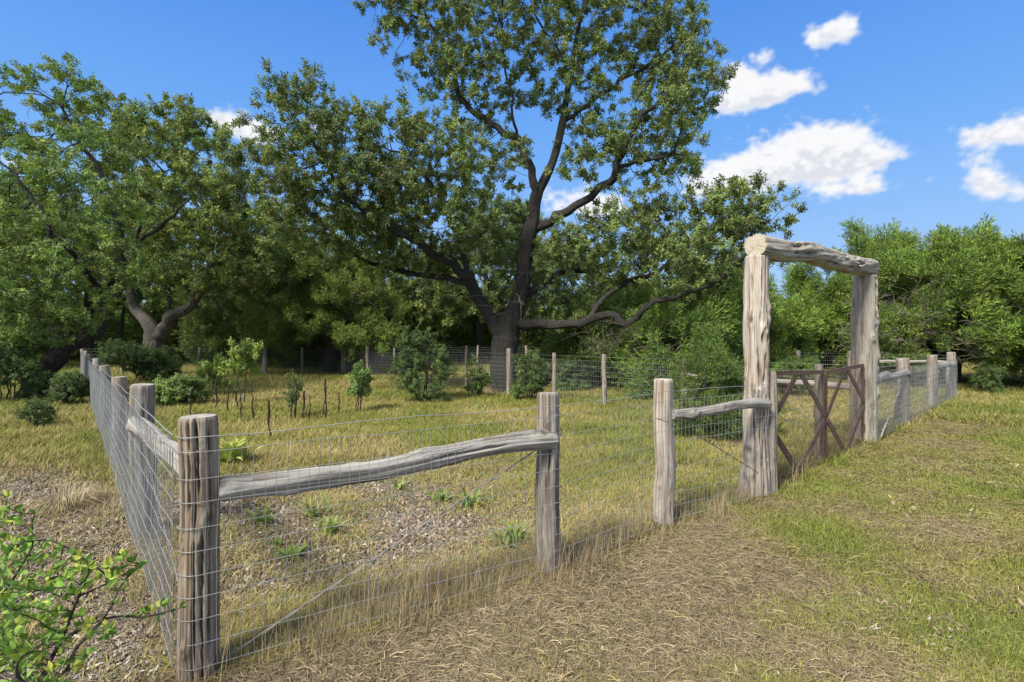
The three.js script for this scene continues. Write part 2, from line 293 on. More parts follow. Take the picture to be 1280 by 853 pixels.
function postGeo(h, r, seed, o = {}) {
  const R = rngOf(seed * 97 + 5);
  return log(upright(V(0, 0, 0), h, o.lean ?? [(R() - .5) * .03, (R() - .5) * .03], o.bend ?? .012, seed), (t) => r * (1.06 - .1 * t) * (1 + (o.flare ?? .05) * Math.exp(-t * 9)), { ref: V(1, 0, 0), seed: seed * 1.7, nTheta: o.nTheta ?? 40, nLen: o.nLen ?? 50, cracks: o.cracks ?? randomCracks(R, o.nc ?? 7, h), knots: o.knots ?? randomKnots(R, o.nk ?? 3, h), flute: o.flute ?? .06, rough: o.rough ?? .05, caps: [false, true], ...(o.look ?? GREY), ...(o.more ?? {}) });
}
// angle on a post's skin, as logs count it (ref +x, up): the side that looks along a direction
const skin = (x, z) => { const a = Math.atan2(-z, x); return a; };

// ---------------------------------------------------------------- fences
function wireLine(pts, y0, y1 = y0, r = .0017, wob = .006, seed = 0, sides = 4, step = .12) {   // a strand through plan points
  const out = [], ys = []; let run = 0; const total = pts.reduce((s, p, i) => s + (i ? p.distanceTo(pts[i - 1]) : 0), 0);
  for (let i = 0; i < pts.length - 1; i++) { const a = pts[i], b = pts[i + 1], l = a.distanceTo(b), n = Math.max(1, Math.round(l / step)); for (let k = 0; k < n; k++) { const t = k / n; out.push(V(lerp(a.x, b.x, t), 0, lerp(a.z, b.z, t))); ys.push((run + l * t) / total); } run += l; }
  out.push(pts[pts.length - 1].clone()); ys.push(1);
  out.forEach((p, i) => { p.y = lerp(y0, y1, ys[i]) + wob * (n3(p.x * 1.3, y0 * 3 + seed, p.z * 1.3) + .35 * n3(p.x * 6, y0 * 5 + seed, p.z * 6)); p.x += .006 * n3(p.x * 2.1, y0 * 1.5, p.z * 2 + seed); p.z += .006 * n3(p.x * 2.1, y0 * 1.5 + 9, p.z * 2 + seed); });
  return tube(out, out.map(() => r), sides);
}
const ROWS = [1.10, .97, .86, .75, .64, .53, .43, .32, .21, .10];
function stays(pts, gap, rows, r = .0013, seed = 0) {         // the upright wires of a woven mesh, joined
  const all = [], pos = [], idx = []; let run = 0, next = 0, N = 0; const ring = [[1, 0], [0, 1], [-1, 0], [0, -1]];
  for (let i = 0; i < pts.length - 1; i++) {
    const a = pts[i], b = pts[i + 1], l = a.distanceTo(b);
    while (next < run + l) {
      const t = (next - run) / l, x = lerp(a.x, b.x, t), z = lerp(a.z, b.z, t);
      rows.forEach((y, k) => { const px = x + .006 * n3(x * 2.1, y * 1.5, z * 2 + seed) + .003 * n3(x * 9, y * 3, z * 9), pz = z + .006 * n3(x * 2.1, y * 1.5 + 9, z * 2 + seed); for (const [u, v] of ring) pos.push(px + u * r, y + .006 * n3(x * 1.3, y * 3 + seed, z * 1.3), pz + v * r); });
      for (let k = 0; k < rows.length - 1; k++) for (let s = 0; s < 4; s++) { const p = N + k * 4 + s, q = N + k * 4 + (s + 1) % 4; idx.push(p, p + 4, q, q, p + 4, q + 4); }
      N += rows.length * 4; next += gap * (1 + .06 * n3(next * 7, seed, 2));
    }
    run += l;
  }
  const g = new THREE.BufferGeometry(); g.setAttribute('position', new THREE.Float32BufferAttribute(pos, 3)); g.setIndex(idx); g.computeVertexNormals(); return g;
}
function offsetLine(pts, d) {                                 // parallel plan line, d to the right-hand side walking along it
  return pts.map((p, i) => { const a = pts[Math.max(0, i - 1)], b = pts[Math.min(pts.length - 1, i + 1)], t = b.clone().sub(a).normalize(); return V(p.x - t.z * d, 0, p.z + t.x * d); });
}
const shift = (pts, o) => pts.map((p) => V(p.x - o.x, p.y, p.z - o.z));
function mesh2x4(parent, pts, base, { rows = ROWS, gap = .0508, top = 1.17, seed = 0, r = .0016, single = true } = {}) {
  const q = shift(pts, base);
  if (single) { if (top) part('top_wire', wireLine(q, top, top, r * 1.35, .012, seed + 3), WIRE, parent); rows.forEach((y) => part('wire', wireLine(q, y, y, r, .006, seed), WIRE, parent)); } else part('line_wires', mergeGeometries([...(top ? [top] : []), ...rows].map((y) => wireLine(q, y, y, r * 1.2, .006, seed, 3, .4))), WIRE, parent, { kind: 'stuff' });
  part('stay_mesh', stays(q, gap, rows, r * .8, seed), WIRE, parent, { kind: 'stuff' });
}
function addPost(parent, at, base, geo, extra) { const m = part('post', geo, WOOD, parent, extra); m.position.set(at.x - base.x, 0, at.z - base.z); return m; }
function addRail(parent, a, b, base, r, seed, o = {}) {
  const R = rngOf(seed * 31), d = b.clone().sub(a), L0 = d.length(), A = a.clone().sub(V(base.x, 0, base.z)), pts = [0, .2, .4, .6, .8, 1].map((t) => A.clone().addScaledVector(d, t).add(V(0, (o.bow ?? .02) * n3(seed, t * 2.4, 3) + (o.arch ?? 0) * 4 * t * (1 - t), .015 * n3(seed, t * 2, 9))));
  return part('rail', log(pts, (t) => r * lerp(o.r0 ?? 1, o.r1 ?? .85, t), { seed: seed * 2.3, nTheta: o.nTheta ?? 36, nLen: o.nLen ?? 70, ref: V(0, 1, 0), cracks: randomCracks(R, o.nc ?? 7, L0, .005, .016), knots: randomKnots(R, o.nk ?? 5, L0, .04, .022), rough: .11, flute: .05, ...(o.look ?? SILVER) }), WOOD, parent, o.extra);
}
function cable(parent, a, b, base, r = .004, mat = BRACE, name = 'brace_wire') {
  const A = a.clone().sub(V(base.x, 0, base.z)), B = b.clone().sub(V(base.x, 0, base.z)), d = B.clone().sub(A).normalize(), n = perp(d), m = n.clone().cross(d), len = A.distanceTo(B), N = Math.max(8, Math.ceil(len / .03)), g = [];
  for (const s of [0, Math.PI]) { const pts = []; for (let i = 0; i <= N; i++) { const t = i / N, w = t * len * 26 + s; pts.push(A.clone().lerp(B, t).addScaledVector(n, Math.cos(w) * r * .8).addScaledVector(m, Math.sin(w) * r * .8)); } g.push(tube(pts, pts.map(() => r * .62), 4)); }
  part(name, mergeGeometries(g), mat, parent);
}
const toCam = (a, b) => { const t = b.clone().sub(a).normalize(); return V(-t.z, 0, t.x); };
// front fence, corner to gateway
{
  const f = thing('wire_fence', 'weathered front fence with rails and wire mesh, from the near corner post to the gateway', 'fence', P0.clone());
  const Rk = rngOf(5);
  addPost(f, P0, P0, postGeo(1.25, .083, 3, { nTheta: 120, nLen: 150, look: BROWN, lean: [0, 0], flute: .05, rough: .045, bend: .006,
    cracks: [[skin(.30, 1), .05, 1.4, .006, .022], [skin(-.45, 1), .75, 1.4, .009, .03], [skin(.8, 1), .1, .9, .006, .022], [skin(-.05, 1), .95, 1.4, .006, .022], [skin(1, .5), .3, 1.35, .006, .02], [skin(.5, 1), 1.05, 1.4, .007, .03], ...randomCracks(Rk, 3, 1.3)], knots: [[skin(.62, 1), .80, .030, .018], [skin(.9, .6), .93, .03, .022], ...randomKnots(Rk, 3, 1.3)] }), { label: 'thick brown corner post with cracked sawn top' });
  addPost(f, P1, P0, postGeo(1.25, .076, 8, { nTheta: 84, nLen: 120, nc: 13, look: { ...GREY, tint: [.27, .23, .19], dark: [.13, .095, .07] }, flute: .08 }));
  addPost(f, P2, P0, postGeo(1.27, .080, 13, { nTheta: 72, nLen: 110, nc: 10, nk: 5, look: PALE, rough: .09, flute: .07 }));
  const dir = P1.clone().sub(P0).normalize(), nf = toCam(P0, P1);
  addRail(f, P0.clone().addScaledVector(dir, .085).add(V(0, .885, 0)), P1.clone().addScaledVector(dir, .0).addScaledVector(nf, .06).add(V(0, .945, 0)), P0, .058, 21, { nTheta: 64, nLen: 160, bow: .03, nk: 9, nc: 12, r0: .95, r1: .92 });
  addRail(f, P2.clone().addScaledVector(nf, .05).add(V(.02, .955, 0)), GL.clone().addScaledVector(nf, .115).add(V(.02, .965, 0)), P0, .047, 26, { nTheta: 44, nLen: 90, nk: 6, arch: .02, r0: .9, r1: 1 });
  cable(f, P0.clone().addScaledVector(dir, .1).add(V(0, .06, 0)), P1.clone().addScaledVector(nf, .06).addScaledVector(dir, -.06).add(V(0, .93, 0)), P0, .0045);
  cable(f, P2.clone().add(V(.05, .93, 0)), GL.clone().addScaledVector(nf, .10).add(V(-.02, .25, 0)), P0, .004, std([.10, .09, .085], .7, .3));
  // loops of tie wire
  for (const [p, h, r] of [[P1, .99, .082], [P2, .945, .088], [P1, .965, .082]]) { const g = new THREE.TorusGeometry(r, .0028, 5, 40); g.rotateX(Math.PI / 2 + .06); const m = part('tie_wire', g, BRACE, f); m.position.set(p.x - P0.x, h, p.z - P0.z); }
  const arc = []; const la = V(-.76, 0, .65).normalize(); for (let i = 0; i <= 8; i++) { const q = la.clone().lerp(nf, i / 8).normalize(); arc.push(P0.clone().addScaledVector(q, .091)); }
  const run = [...arc, ...[P1, P2].map((p, i) => p.clone().addScaledVector(toCam(P0, GL), [.088, .094][i])), GL.clone().addScaledVector(toCam(P0, GL), .165), GL.clone().addScaledVector(toCam(P0, GL), .158).addScaledVector(GR.clone().sub(GL).normalize(), .12)];
  mesh2x4(f, run, P0, { seed: 1 });
  [[P0, .090, 0], [P1, .080, 1], [P2, .086, 2]].forEach(([p, r, k]) => ROWS.forEach((y, j) => { if ((j + k) % 2) return; const g = new THREE.TorusGeometry(.009, .0016, 4, 10, Math.PI); const m = part('staple', g, BRACE, f); m.position.set(p.x - P0.x + nf.x * r, y, p.z - P0.z + nf.z * r); m.rotation.set(Math.PI / 2, 0, .9 + n3(j, k, 3)); }));
}
// side fence running away on the left
{
  const f = thing('wire_fence', 'side fence of grey wire mesh running straight back from the near corner post', 'fence', L[0].clone());
  const nf = V(-.76, 0, .65).normalize();
  L.forEach((p, i) => addPost(f, p, L[0], postGeo([1.24, 1.15, 1.16, 1.17, 1.18, 1.2, 1.2][i], [.088, .08, .075, .08, .08, .08, .08][i], 40 + i, { nTheta: i < 1 ? 64 : 28, nLen: i < 1 ? 90 : 36, look: i ? GREY : { ...GREY, tint: [.24, .215, .19] } })));
  const d = L[0].clone().sub(P0).normalize();
  addRail(f, L[0].clone().addScaledVector(nf, .05).add(V(0, .93, 0)), P0.clone().addScaledVector(d, .05).addScaledVector(nf, .02).add(V(0, .975, 0)), L[0], .062, 47, { nTheta: 48, nLen: 100, nk: 6 });
  const run = [P0.clone().addScaledVector(nf, .104), ...L.map((p, i) => p.clone().addScaledVector(nf, i ? .09 : .098))];
  mesh2x4(f, run, L[0], { seed: 2, r: .0021 });
  cable(f, L[0].clone().addScaledVector(nf, .03).add(V(0, .9, 0)), P0.clone().addScaledVector(d, .1).add(V(0, .08, 0)), L[0], .004);
}
// timber gateway
{
  const g = thing('timber_gateway', 'tall bleached log gateway with two knotty posts under a round crossbeam', 'gateway', GL.clone());
  const R = rngOf(61), nf = toCam(GL, GR), dir = GR.clone().sub(GL).normalize();
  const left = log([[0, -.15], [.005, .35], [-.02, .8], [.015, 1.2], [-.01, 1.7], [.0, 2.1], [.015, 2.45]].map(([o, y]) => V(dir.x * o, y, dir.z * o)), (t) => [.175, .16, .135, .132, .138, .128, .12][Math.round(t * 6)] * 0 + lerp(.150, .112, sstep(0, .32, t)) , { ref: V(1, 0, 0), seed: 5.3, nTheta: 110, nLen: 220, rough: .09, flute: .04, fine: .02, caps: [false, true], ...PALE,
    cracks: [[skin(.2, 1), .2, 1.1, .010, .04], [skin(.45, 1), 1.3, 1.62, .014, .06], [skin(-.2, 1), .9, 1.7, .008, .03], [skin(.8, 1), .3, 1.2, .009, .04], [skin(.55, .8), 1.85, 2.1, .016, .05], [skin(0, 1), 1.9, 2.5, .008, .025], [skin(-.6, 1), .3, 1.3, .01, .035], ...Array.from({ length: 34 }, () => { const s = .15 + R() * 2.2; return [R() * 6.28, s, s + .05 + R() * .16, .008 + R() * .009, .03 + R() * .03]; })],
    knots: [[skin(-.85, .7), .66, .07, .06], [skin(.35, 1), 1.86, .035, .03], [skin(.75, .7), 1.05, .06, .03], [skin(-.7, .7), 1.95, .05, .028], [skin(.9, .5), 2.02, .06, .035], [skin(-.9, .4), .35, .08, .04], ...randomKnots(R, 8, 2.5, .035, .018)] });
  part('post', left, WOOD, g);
  const o = GR.clone().sub(GL);
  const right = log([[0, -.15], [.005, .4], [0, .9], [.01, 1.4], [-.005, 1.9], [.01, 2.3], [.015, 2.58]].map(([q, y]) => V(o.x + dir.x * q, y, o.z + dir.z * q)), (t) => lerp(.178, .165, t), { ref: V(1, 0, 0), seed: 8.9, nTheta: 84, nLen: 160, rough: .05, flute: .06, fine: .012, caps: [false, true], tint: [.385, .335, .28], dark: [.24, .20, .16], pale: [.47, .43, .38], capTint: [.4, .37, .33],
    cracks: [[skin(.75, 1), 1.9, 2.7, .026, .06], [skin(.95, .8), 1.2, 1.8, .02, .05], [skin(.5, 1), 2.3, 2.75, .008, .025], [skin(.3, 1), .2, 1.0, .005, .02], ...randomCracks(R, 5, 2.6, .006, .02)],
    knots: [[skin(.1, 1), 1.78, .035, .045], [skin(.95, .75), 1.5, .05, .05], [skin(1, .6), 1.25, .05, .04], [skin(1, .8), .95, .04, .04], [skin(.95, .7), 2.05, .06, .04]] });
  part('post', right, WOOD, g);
  { const side = part('side_post', postGeo(1.28, .046, 66, { nTheta: 48, nLen: 80, nc: 6, nk: 3, look: GREY }), WOOD, g); side.position.copy(dir.clone().multiplyScalar(.135).addScaledVector(nf, .115)); }
  const a = V(0, 2.545, 0).addScaledVector(dir, -.07), b = V(o.x, 2.71, o.z).addScaledVector(dir, .27);
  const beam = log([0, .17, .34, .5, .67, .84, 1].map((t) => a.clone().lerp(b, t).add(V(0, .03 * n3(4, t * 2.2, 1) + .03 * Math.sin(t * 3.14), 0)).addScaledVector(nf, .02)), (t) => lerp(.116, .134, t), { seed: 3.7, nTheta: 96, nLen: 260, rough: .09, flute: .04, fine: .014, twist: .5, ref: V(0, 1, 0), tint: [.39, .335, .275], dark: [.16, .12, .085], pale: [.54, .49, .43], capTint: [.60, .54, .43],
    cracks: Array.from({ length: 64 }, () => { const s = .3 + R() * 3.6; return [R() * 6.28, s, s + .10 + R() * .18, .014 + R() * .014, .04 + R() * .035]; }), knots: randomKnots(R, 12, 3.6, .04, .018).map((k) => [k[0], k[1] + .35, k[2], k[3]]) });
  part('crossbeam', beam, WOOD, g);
}
// two gate leaves of rusty angle bar
function bar(a, b, n, w, d) { const x = b.clone().sub(a), l = x.length(); x.normalize(); const y = n.clone().cross(x).normalize(), g = new THREE.BoxGeometry(l, w, d); g.applyMatrix4(new THREE.Matrix4().makeBasis(x, y, n)); const m = a.clone().add(b).multiplyScalar(.5); g.translate(m.x, m.y, m.z); return g; }
function angleBar(a, b, n, w, inward) { const y = inward.clone().normalize(); return mergeGeometries([bar(a, b, n, w, .005), bar(a.clone().addScaledVector(n, -w / 2).addScaledVector(y, -w / 2), b.clone().addScaledVector(n, -w / 2).addScaledVector(y, -w / 2), n, .005, w)]); }
function gateLeaf(label, from, to, yb0, yt0, yb1, yt1) {
  const g = thing('metal_gate', label, 'gate', from.clone()), d = to.clone().sub(from), n = toCam(from, to), A = V(0, yb0, 0), B = V(0, yt0, 0), C = V(d.x, yb1, d.z), D = V(d.x, yt1, d.z), u = d.clone().normalize();
  const mid = (p, q) => p.clone().add(q).multiplyScalar(.5), w = .042;
  part('top_bar', angleBar(B, D, n, w, V(0, -1, 0)), RUST, g); part('bottom_bar', angleBar(A, C, n, w, V(0, 1, 0)), RUST, g);
  part('stile', angleBar(A.clone().add(V(0, w / 2, 0)), B.clone().add(V(0, -w / 2, 0)), n, w, u), RUST, g); part('stile', angleBar(C.clone().add(V(0, w / 2, 0)), D.clone().add(V(0, -w / 2, 0)), n, w, u.clone().negate()), RUST, g);
  const T = mid(B, D), Bo = mid(A, C), Le = mid(A, B), Ri = mid(C, D);
  for (const [p, q, s] of [[T, Le, -1], [T, Ri, 1], [Bo, Le, -1], [Bo, Ri, 1]]) { const off = u.clone().multiplyScalar(.045 * s); part('brace', bar(p.clone().add(off).addScaledVector(n, -.012), q.clone().add(V(0, (p === T ? .03 : -.03), 0)).addScaledVector(n, .004), n, .072, .016), RUST, g); }
  const pts = [V(0, 0, 0), d.clone()].map((p) => p.clone().addScaledVector(n, .012)), hs = []; for (let k = 0; k <= 11; k++) hs.push(k / 11);
  const wires = hs.map((k) => wireLine(pts, lerp(yb0, yt0, k), lerp(yb1, yt1, k), .0017, .003, k * 9));
  const st = []; const N = 38; for (let i = 1; i < N; i++) { const t = i / N, x = pts[0].clone().lerp(pts[1], t); st.push(tube([V(x.x, lerp(yb0, yb1, t), x.z), V(x.x + .004 * n3(i, 1, 1), lerp(lerp(yb0, yb1, t), lerp(yt0, yt1, t), .5), x.z), V(x.x, lerp(yt0, yt1, t), x.z)], [.0014, .0014, .0014], 4)); }
  part('wire_mesh', mergeGeometries([...wires, ...st]), RUSTWIRE, g, { kind: 'stuff' });
  for (const k of [.2, .8]) { const h = new THREE.CylinderGeometry(.014, .014, .1, 10); const m = part('hinge', h, RUST, g); const p = (yb0 + 0) + (yt0 - yb0) * k; m.position.copy(label.includes('nearer') ? V(0, p, 0).addScaledVector(u, -.03) : V(d.x, p, d.z).addScaledVector(u, .03)); }
  return g;
}
const RUSTWIRE = std([.22, .17, .14], .7, .3);
{
  const dir = GR.clone().sub(GL).normalize(), nf = toCam(GL, GR).multiplyScalar(.05), q = (t) => GL.clone().addScaledVector(dir, t).add(nf);
  gateLeaf('rusty gate leaf with diamond bracing, nearer of the two, hung on the pale knotty gatepost', q(.245), q(1.96), .17, 1.25, .05, 1.19);
  gateLeaf('rusty gate leaf with diamond bracing, farther of the two, hung on the smooth grey gatepost', q(2.06), q(3.79), .05, 1.18, .06, 1.21);
  const c = q(2.01).addScaledVector(nf, -1.6), p = thing('gate_post', 'slim grey wooden post standing where the two gate leaves meet', 'post', V(c.x, 0, c.z));
  part('post_shaft', postGeo(1.29, .05, 71, { nTheta: 40, nLen: 60, lean: [0, 0] }), WOOD, p);
}
// front fence beyond the gateway
{
  const f = thing('wire_fence', 'front fence of three weathered posts and wire mesh beyond the gateway, ending under the cedars', 'fence', P5.clone());
  [[P5, .105, 1.25, 51], [P6, .10, 1.25, 52], [P7, .098, 1.27, 53]].forEach(([p, r, h, s]) => addPost(f, p, P5, postGeo(h, r, s, { nTheta: 48, nLen: 70, nc: 8, look: GREY })));
  const nf = toCam(GR, P7);
  addRail(f, GR.clone().add(V(.1, .95, -.08)), P5.clone().addScaledVector(nf, .07).add(V(0, .985, 0)), P5, .062, 55, { nk: 8, bow: .05 });
  addRail(f, P6.clone().add(V(.05, .98, 0)), P7.clone().addScaledVector(nf, .06).add(V(0, .99, 0)), P5, .058, 56, { nk: 8, bow: .05 });
  cable(f, GR.clone().addScaledVector(nf, .12).add(V(.12, .12, 0)), P5.clone().addScaledVector(nf, .08).add(V(-.05, .93, 0)), P5, .008, std([.42, .40, .36], .9));
  cable(f, P6.clone().addScaledVector(nf, .06).add(V(.1, .95, 0)), P7.clone().addScaledVector(nf, .06).add(V(-.1, .3, 0)), P5, .006, std([.12, .10, .09], .8));
  const run = [GR.clone().addScaledVector(nf, .185).addScaledVector(P5.clone().sub(GR).normalize(), -.1), ...[P5, P6, P7].map((p) => p.clone().addScaledVector(nf, .115))];
  mesh2x4(f, run, P5, { seed: 5, r: .0024, gap: .0508 });
}
// inner side fence from the far gatepost back past the oak
{
  const f = thing('wire_fence', 'inner fence of thin posts and wire running back from the gateway past the oak', 'fence', S[0].clone());
  S.forEach((p, i) => { const dark = i === 4 || i === 6; addPost(f, p, S[0], postGeo([1.22, 1.26, 1.26, 1.34, 1.40, 1.3, 1.28, 1.3, 1.3][i], [.08, .052, .05, .07, .035, .05, .035, .06, .11][i], 80 + i, { nTheta: 28, nLen: 40, look: dark ? BROWN : GREY })); });
  addRail(f, GR.clone().add(V(-.1, .86, -.1)), S[0].clone().add(V(0, .9, 0)), S[0], .05, 95, { nTheta: 24, nLen: 50 });
  mesh2x4(f, [GR.clone(), ...S].map((p) => p.clone().add(V(.05, 0, .05))), S[0], { seed: 8, r: .0019, single: false, gap: .0508, top: 1.2 });
}
// back fence
{
  const f = thing('wire_fence', 'back fence of thin posts and dark wire mesh in front of the shaded wood', 'fence', S[8].clone());
  const a = S[8], b = L[6], pts = [0, .17, .32, .44, .58, .72, .86, 1].map((t) => a.clone().lerp(b, t));
  pts.slice(1, -1).forEach((p, i) => addPost(f, p, a, postGeo(1.25 + .1 * n3(i, 3, 3), [.05, .085, .045, .05, .05, .05][i], 100 + i, { nTheta: 20, nLen: 30, look: i === 1 ? PALE : GREY, lean: i === 3 ? [.12, 0] : [.02, 0] })));
  mesh2x4(f, pts, a, { seed: 9, r: .002, single: false, gap: .07, top: 1.2 });
}
{
  const f = thing('wire_fence', 'distant fence of slim posts and wire under the trees behind the big oak', 'fence', S[8].clone());
  const a = S[8], pts = [a.clone(), ...[[464, 23], [515, 23.5], [597, 24], [658, 24], [719, 24], [790, 24], [860, 24]].map(([px, z]) => W(px, HY, z).setY(0))];
  pts.slice(1).forEach((p, i) => addPost(f, p, a, postGeo(1.3 + .15 * n3(i, 5, 2), .05 + .02 * (i % 2), 120 + i, { nTheta: 18, nLen: 26 })));
  mesh2x4(f, pts, a, { seed: 10, r: .002, single: false, gap: .09, top: 1.2 });
}
{
  const q = (t) => P7.clone().addScaledVector(BACK, t), f = thing('wire_fence', 'short fence with a thin rail running back from the last front post under the cedars', 'fence', P7.clone());
  const pts = [2.2, 3.6, 5.6, 7.6, 9.6].map(q); pts.forEach((p, i) => addPost(f, p, P7, postGeo(1.25, .08 - .004 * i, 130 + i, { nTheta: 20, nLen: 30 })));
  addRail(f, P7.clone().add(V(-.1, 1.0, 0)), pts[0].clone().add(V(0, .98, 0)), P7, .045, 137, { nTheta: 24, nLen: 50 });
  mesh2x4(f, [P7.clone(), ...pts].map((p) => p.clone().add(V(.06, 0, .06))), P7, { seed: 12, r: .0019, single: false, gap: .06, top: 1.18 });
}

// ---------------------------------------------------------------- foliage pieces
function leafQuads(q, at, dir, up, len, wid, col, fold = .25, curl = .15) {          // a small folded leaf of four triangles
  const side = dir.clone().cross(up).normalize(), n = side.clone().cross(dir).normalize(), m = at.clone().addScaledVector(dir, len * .5).addScaledVector(n, len * curl * .4), tip = at.clone().addScaledVector(dir, len).addScaledVector(n, -len * curl);
  const a = m.clone().addScaledVector(side, wid * .5).addScaledVector(n, wid * fold), b = m.clone().addScaledVector(side, -wid * .5).addScaledVector(n, wid * fold);
  q.tri(at, a, m, col); q.tri(a, tip, m, col); q.tri(at, m, b, col); q.tri(m, tip, b, col);
}
function oakSprig(seed, n, size, leaf, wide, cols) {           // a twig end with its leaves, y along the twig
  const q = new Quads(), R = rngOf(seed), stem = [.10, .08, .06];
  for (let t = 0; t < 3; t++) {
    const d = t ? V(R() - .5, .75 + R() * .5, R() - .5).normalize() : V(.1 * (R() - .5), 1, .1 * (R() - .5)).normalize(), o = t ? V(0, size * .25 * R(), 0) : V(0, 0, 0), L0 = size * (t ? .75 : 1), s = perp(d);
    q.tri(o.clone().addScaledVector(s, .003), o.clone().addScaledVector(s, -.003), o.clone().addScaledVector(d, L0), stem);
    for (let i = 0; i < n; i++) {
      const f = .18 + .82 * (i + R()) / n, az = i * 2.4 + R(), out = perp(d).applyAxisAngle(d, az), ld = out.multiplyScalar(.8 + R() * .4).addScaledVector(d, .3 + R() * .8).add(V(0, -.1, 0)).normalize();
      const c = cols[Math.floor(R() * cols.length)], k = .8 + R() * .4;
      leafQuads(q, o.clone().addScaledVector(d, L0 * f), ld, randDir(R).multiplyScalar(.4).addScaledVector(d, 1).normalize(), leaf * (.7 + R() * .6), wide * (.75 + R() * .5), c.map((v) => v * k), .12 + R() * .25, R() * .3);
    }
  }
  return q.geo();
}
function cedarSpray(seed, size, cols, dense = 1) {                        // a feathery flat-ish plume, y along the shoot
  const q = new Quads(), R = rngOf(seed), stem = [.11, .085, .05];
  const plume = (o, d, len, lvl) => {
    const s = perp(d), w = .0035; q.tri(o.clone().addScaledVector(s, w), o.clone().addScaledVector(s, -w), o.clone().addScaledVector(d, len), stem);
    const n = Math.round((lvl ? 9 : 11) * dense);
    for (let i = 0; i < n; i++) {
      const f = .12 + .88 * i / n, az = i * 2.4 + R() * 1.2, od = perp(d).applyAxisAngle(d, az).multiplyScalar(.75).addScaledVector(d, .75 + R() * .3).normalize(), at = o.clone().addScaledVector(d, len * f), l2 = len * (lvl ? .5 : .5) * (1.1 - f * .55) * (.7 + R() * .6);
      if (lvl) { const c = cols[Math.floor(R() * cols.length)], k = .75 + R() * .5, sd = perp(od).applyAxisAngle(od, R() * 6.28).multiplyScalar(.0065 + R() * .004), m = at.clone().addScaledVector(od, l2 * .55), tip = at.clone().addScaledVector(od, l2).add(V(0, l2 * .1, 0)), cc = c.map((v) => v * k); q.tri(at, m.clone().add(sd), tip, cc); q.tri(at, tip, m.clone().sub(sd), cc); } else plume(at, od, l2, 1);
    }
    if (lvl) { const c = cols[0]; const sd = s.clone().multiplyScalar(.007); q.tri(o.clone().addScaledVector(d, len * .5).add(sd), o.clone().addScaledVector(d, len * .5).sub(sd), o.clone().addScaledVector(d, len * 1.2), c); }
  };
  plume(V(0, 0, 0), V(0, 1, 0), size, 0);
  return q.geo();
}
const OAKCOLS = [[.150, .225, .042], [.195, .265, .054], [.105, .172, .032], [.240, .290, .068]], LIGHTOAK = [[.175, .275, .048], [.225, .32, .06], [.13, .215, .038]], CEDCOLS = [[.15, .25, .024], [.20, .315, .031], [.09, .17, .018], [.27, .375, .046]], SHRUBCOLS = [[.080, .160, .028], [.115, .20, .034], [.065, .125, .022], [.155, .235, .046]];
const OAK_SPRIGS = [1, 2, 3].map((s) => oakSprig(s, 13, .29, .082, .037, OAKCOLS)), LIGHT_SPRIGS = [4, 5].map((s) => oakSprig(s, 13, .29, .082, .035, LIGHTOAK)), CEDAR_SPRAYS = [6, 7, 8].map((s) => cedarSpray(s, .52, CEDCOLS)), SHRUB_SPRIGS = [9, 10].map((s) => oakSprig(s, 9, .19, .062, .024, SHRUBCOLS));

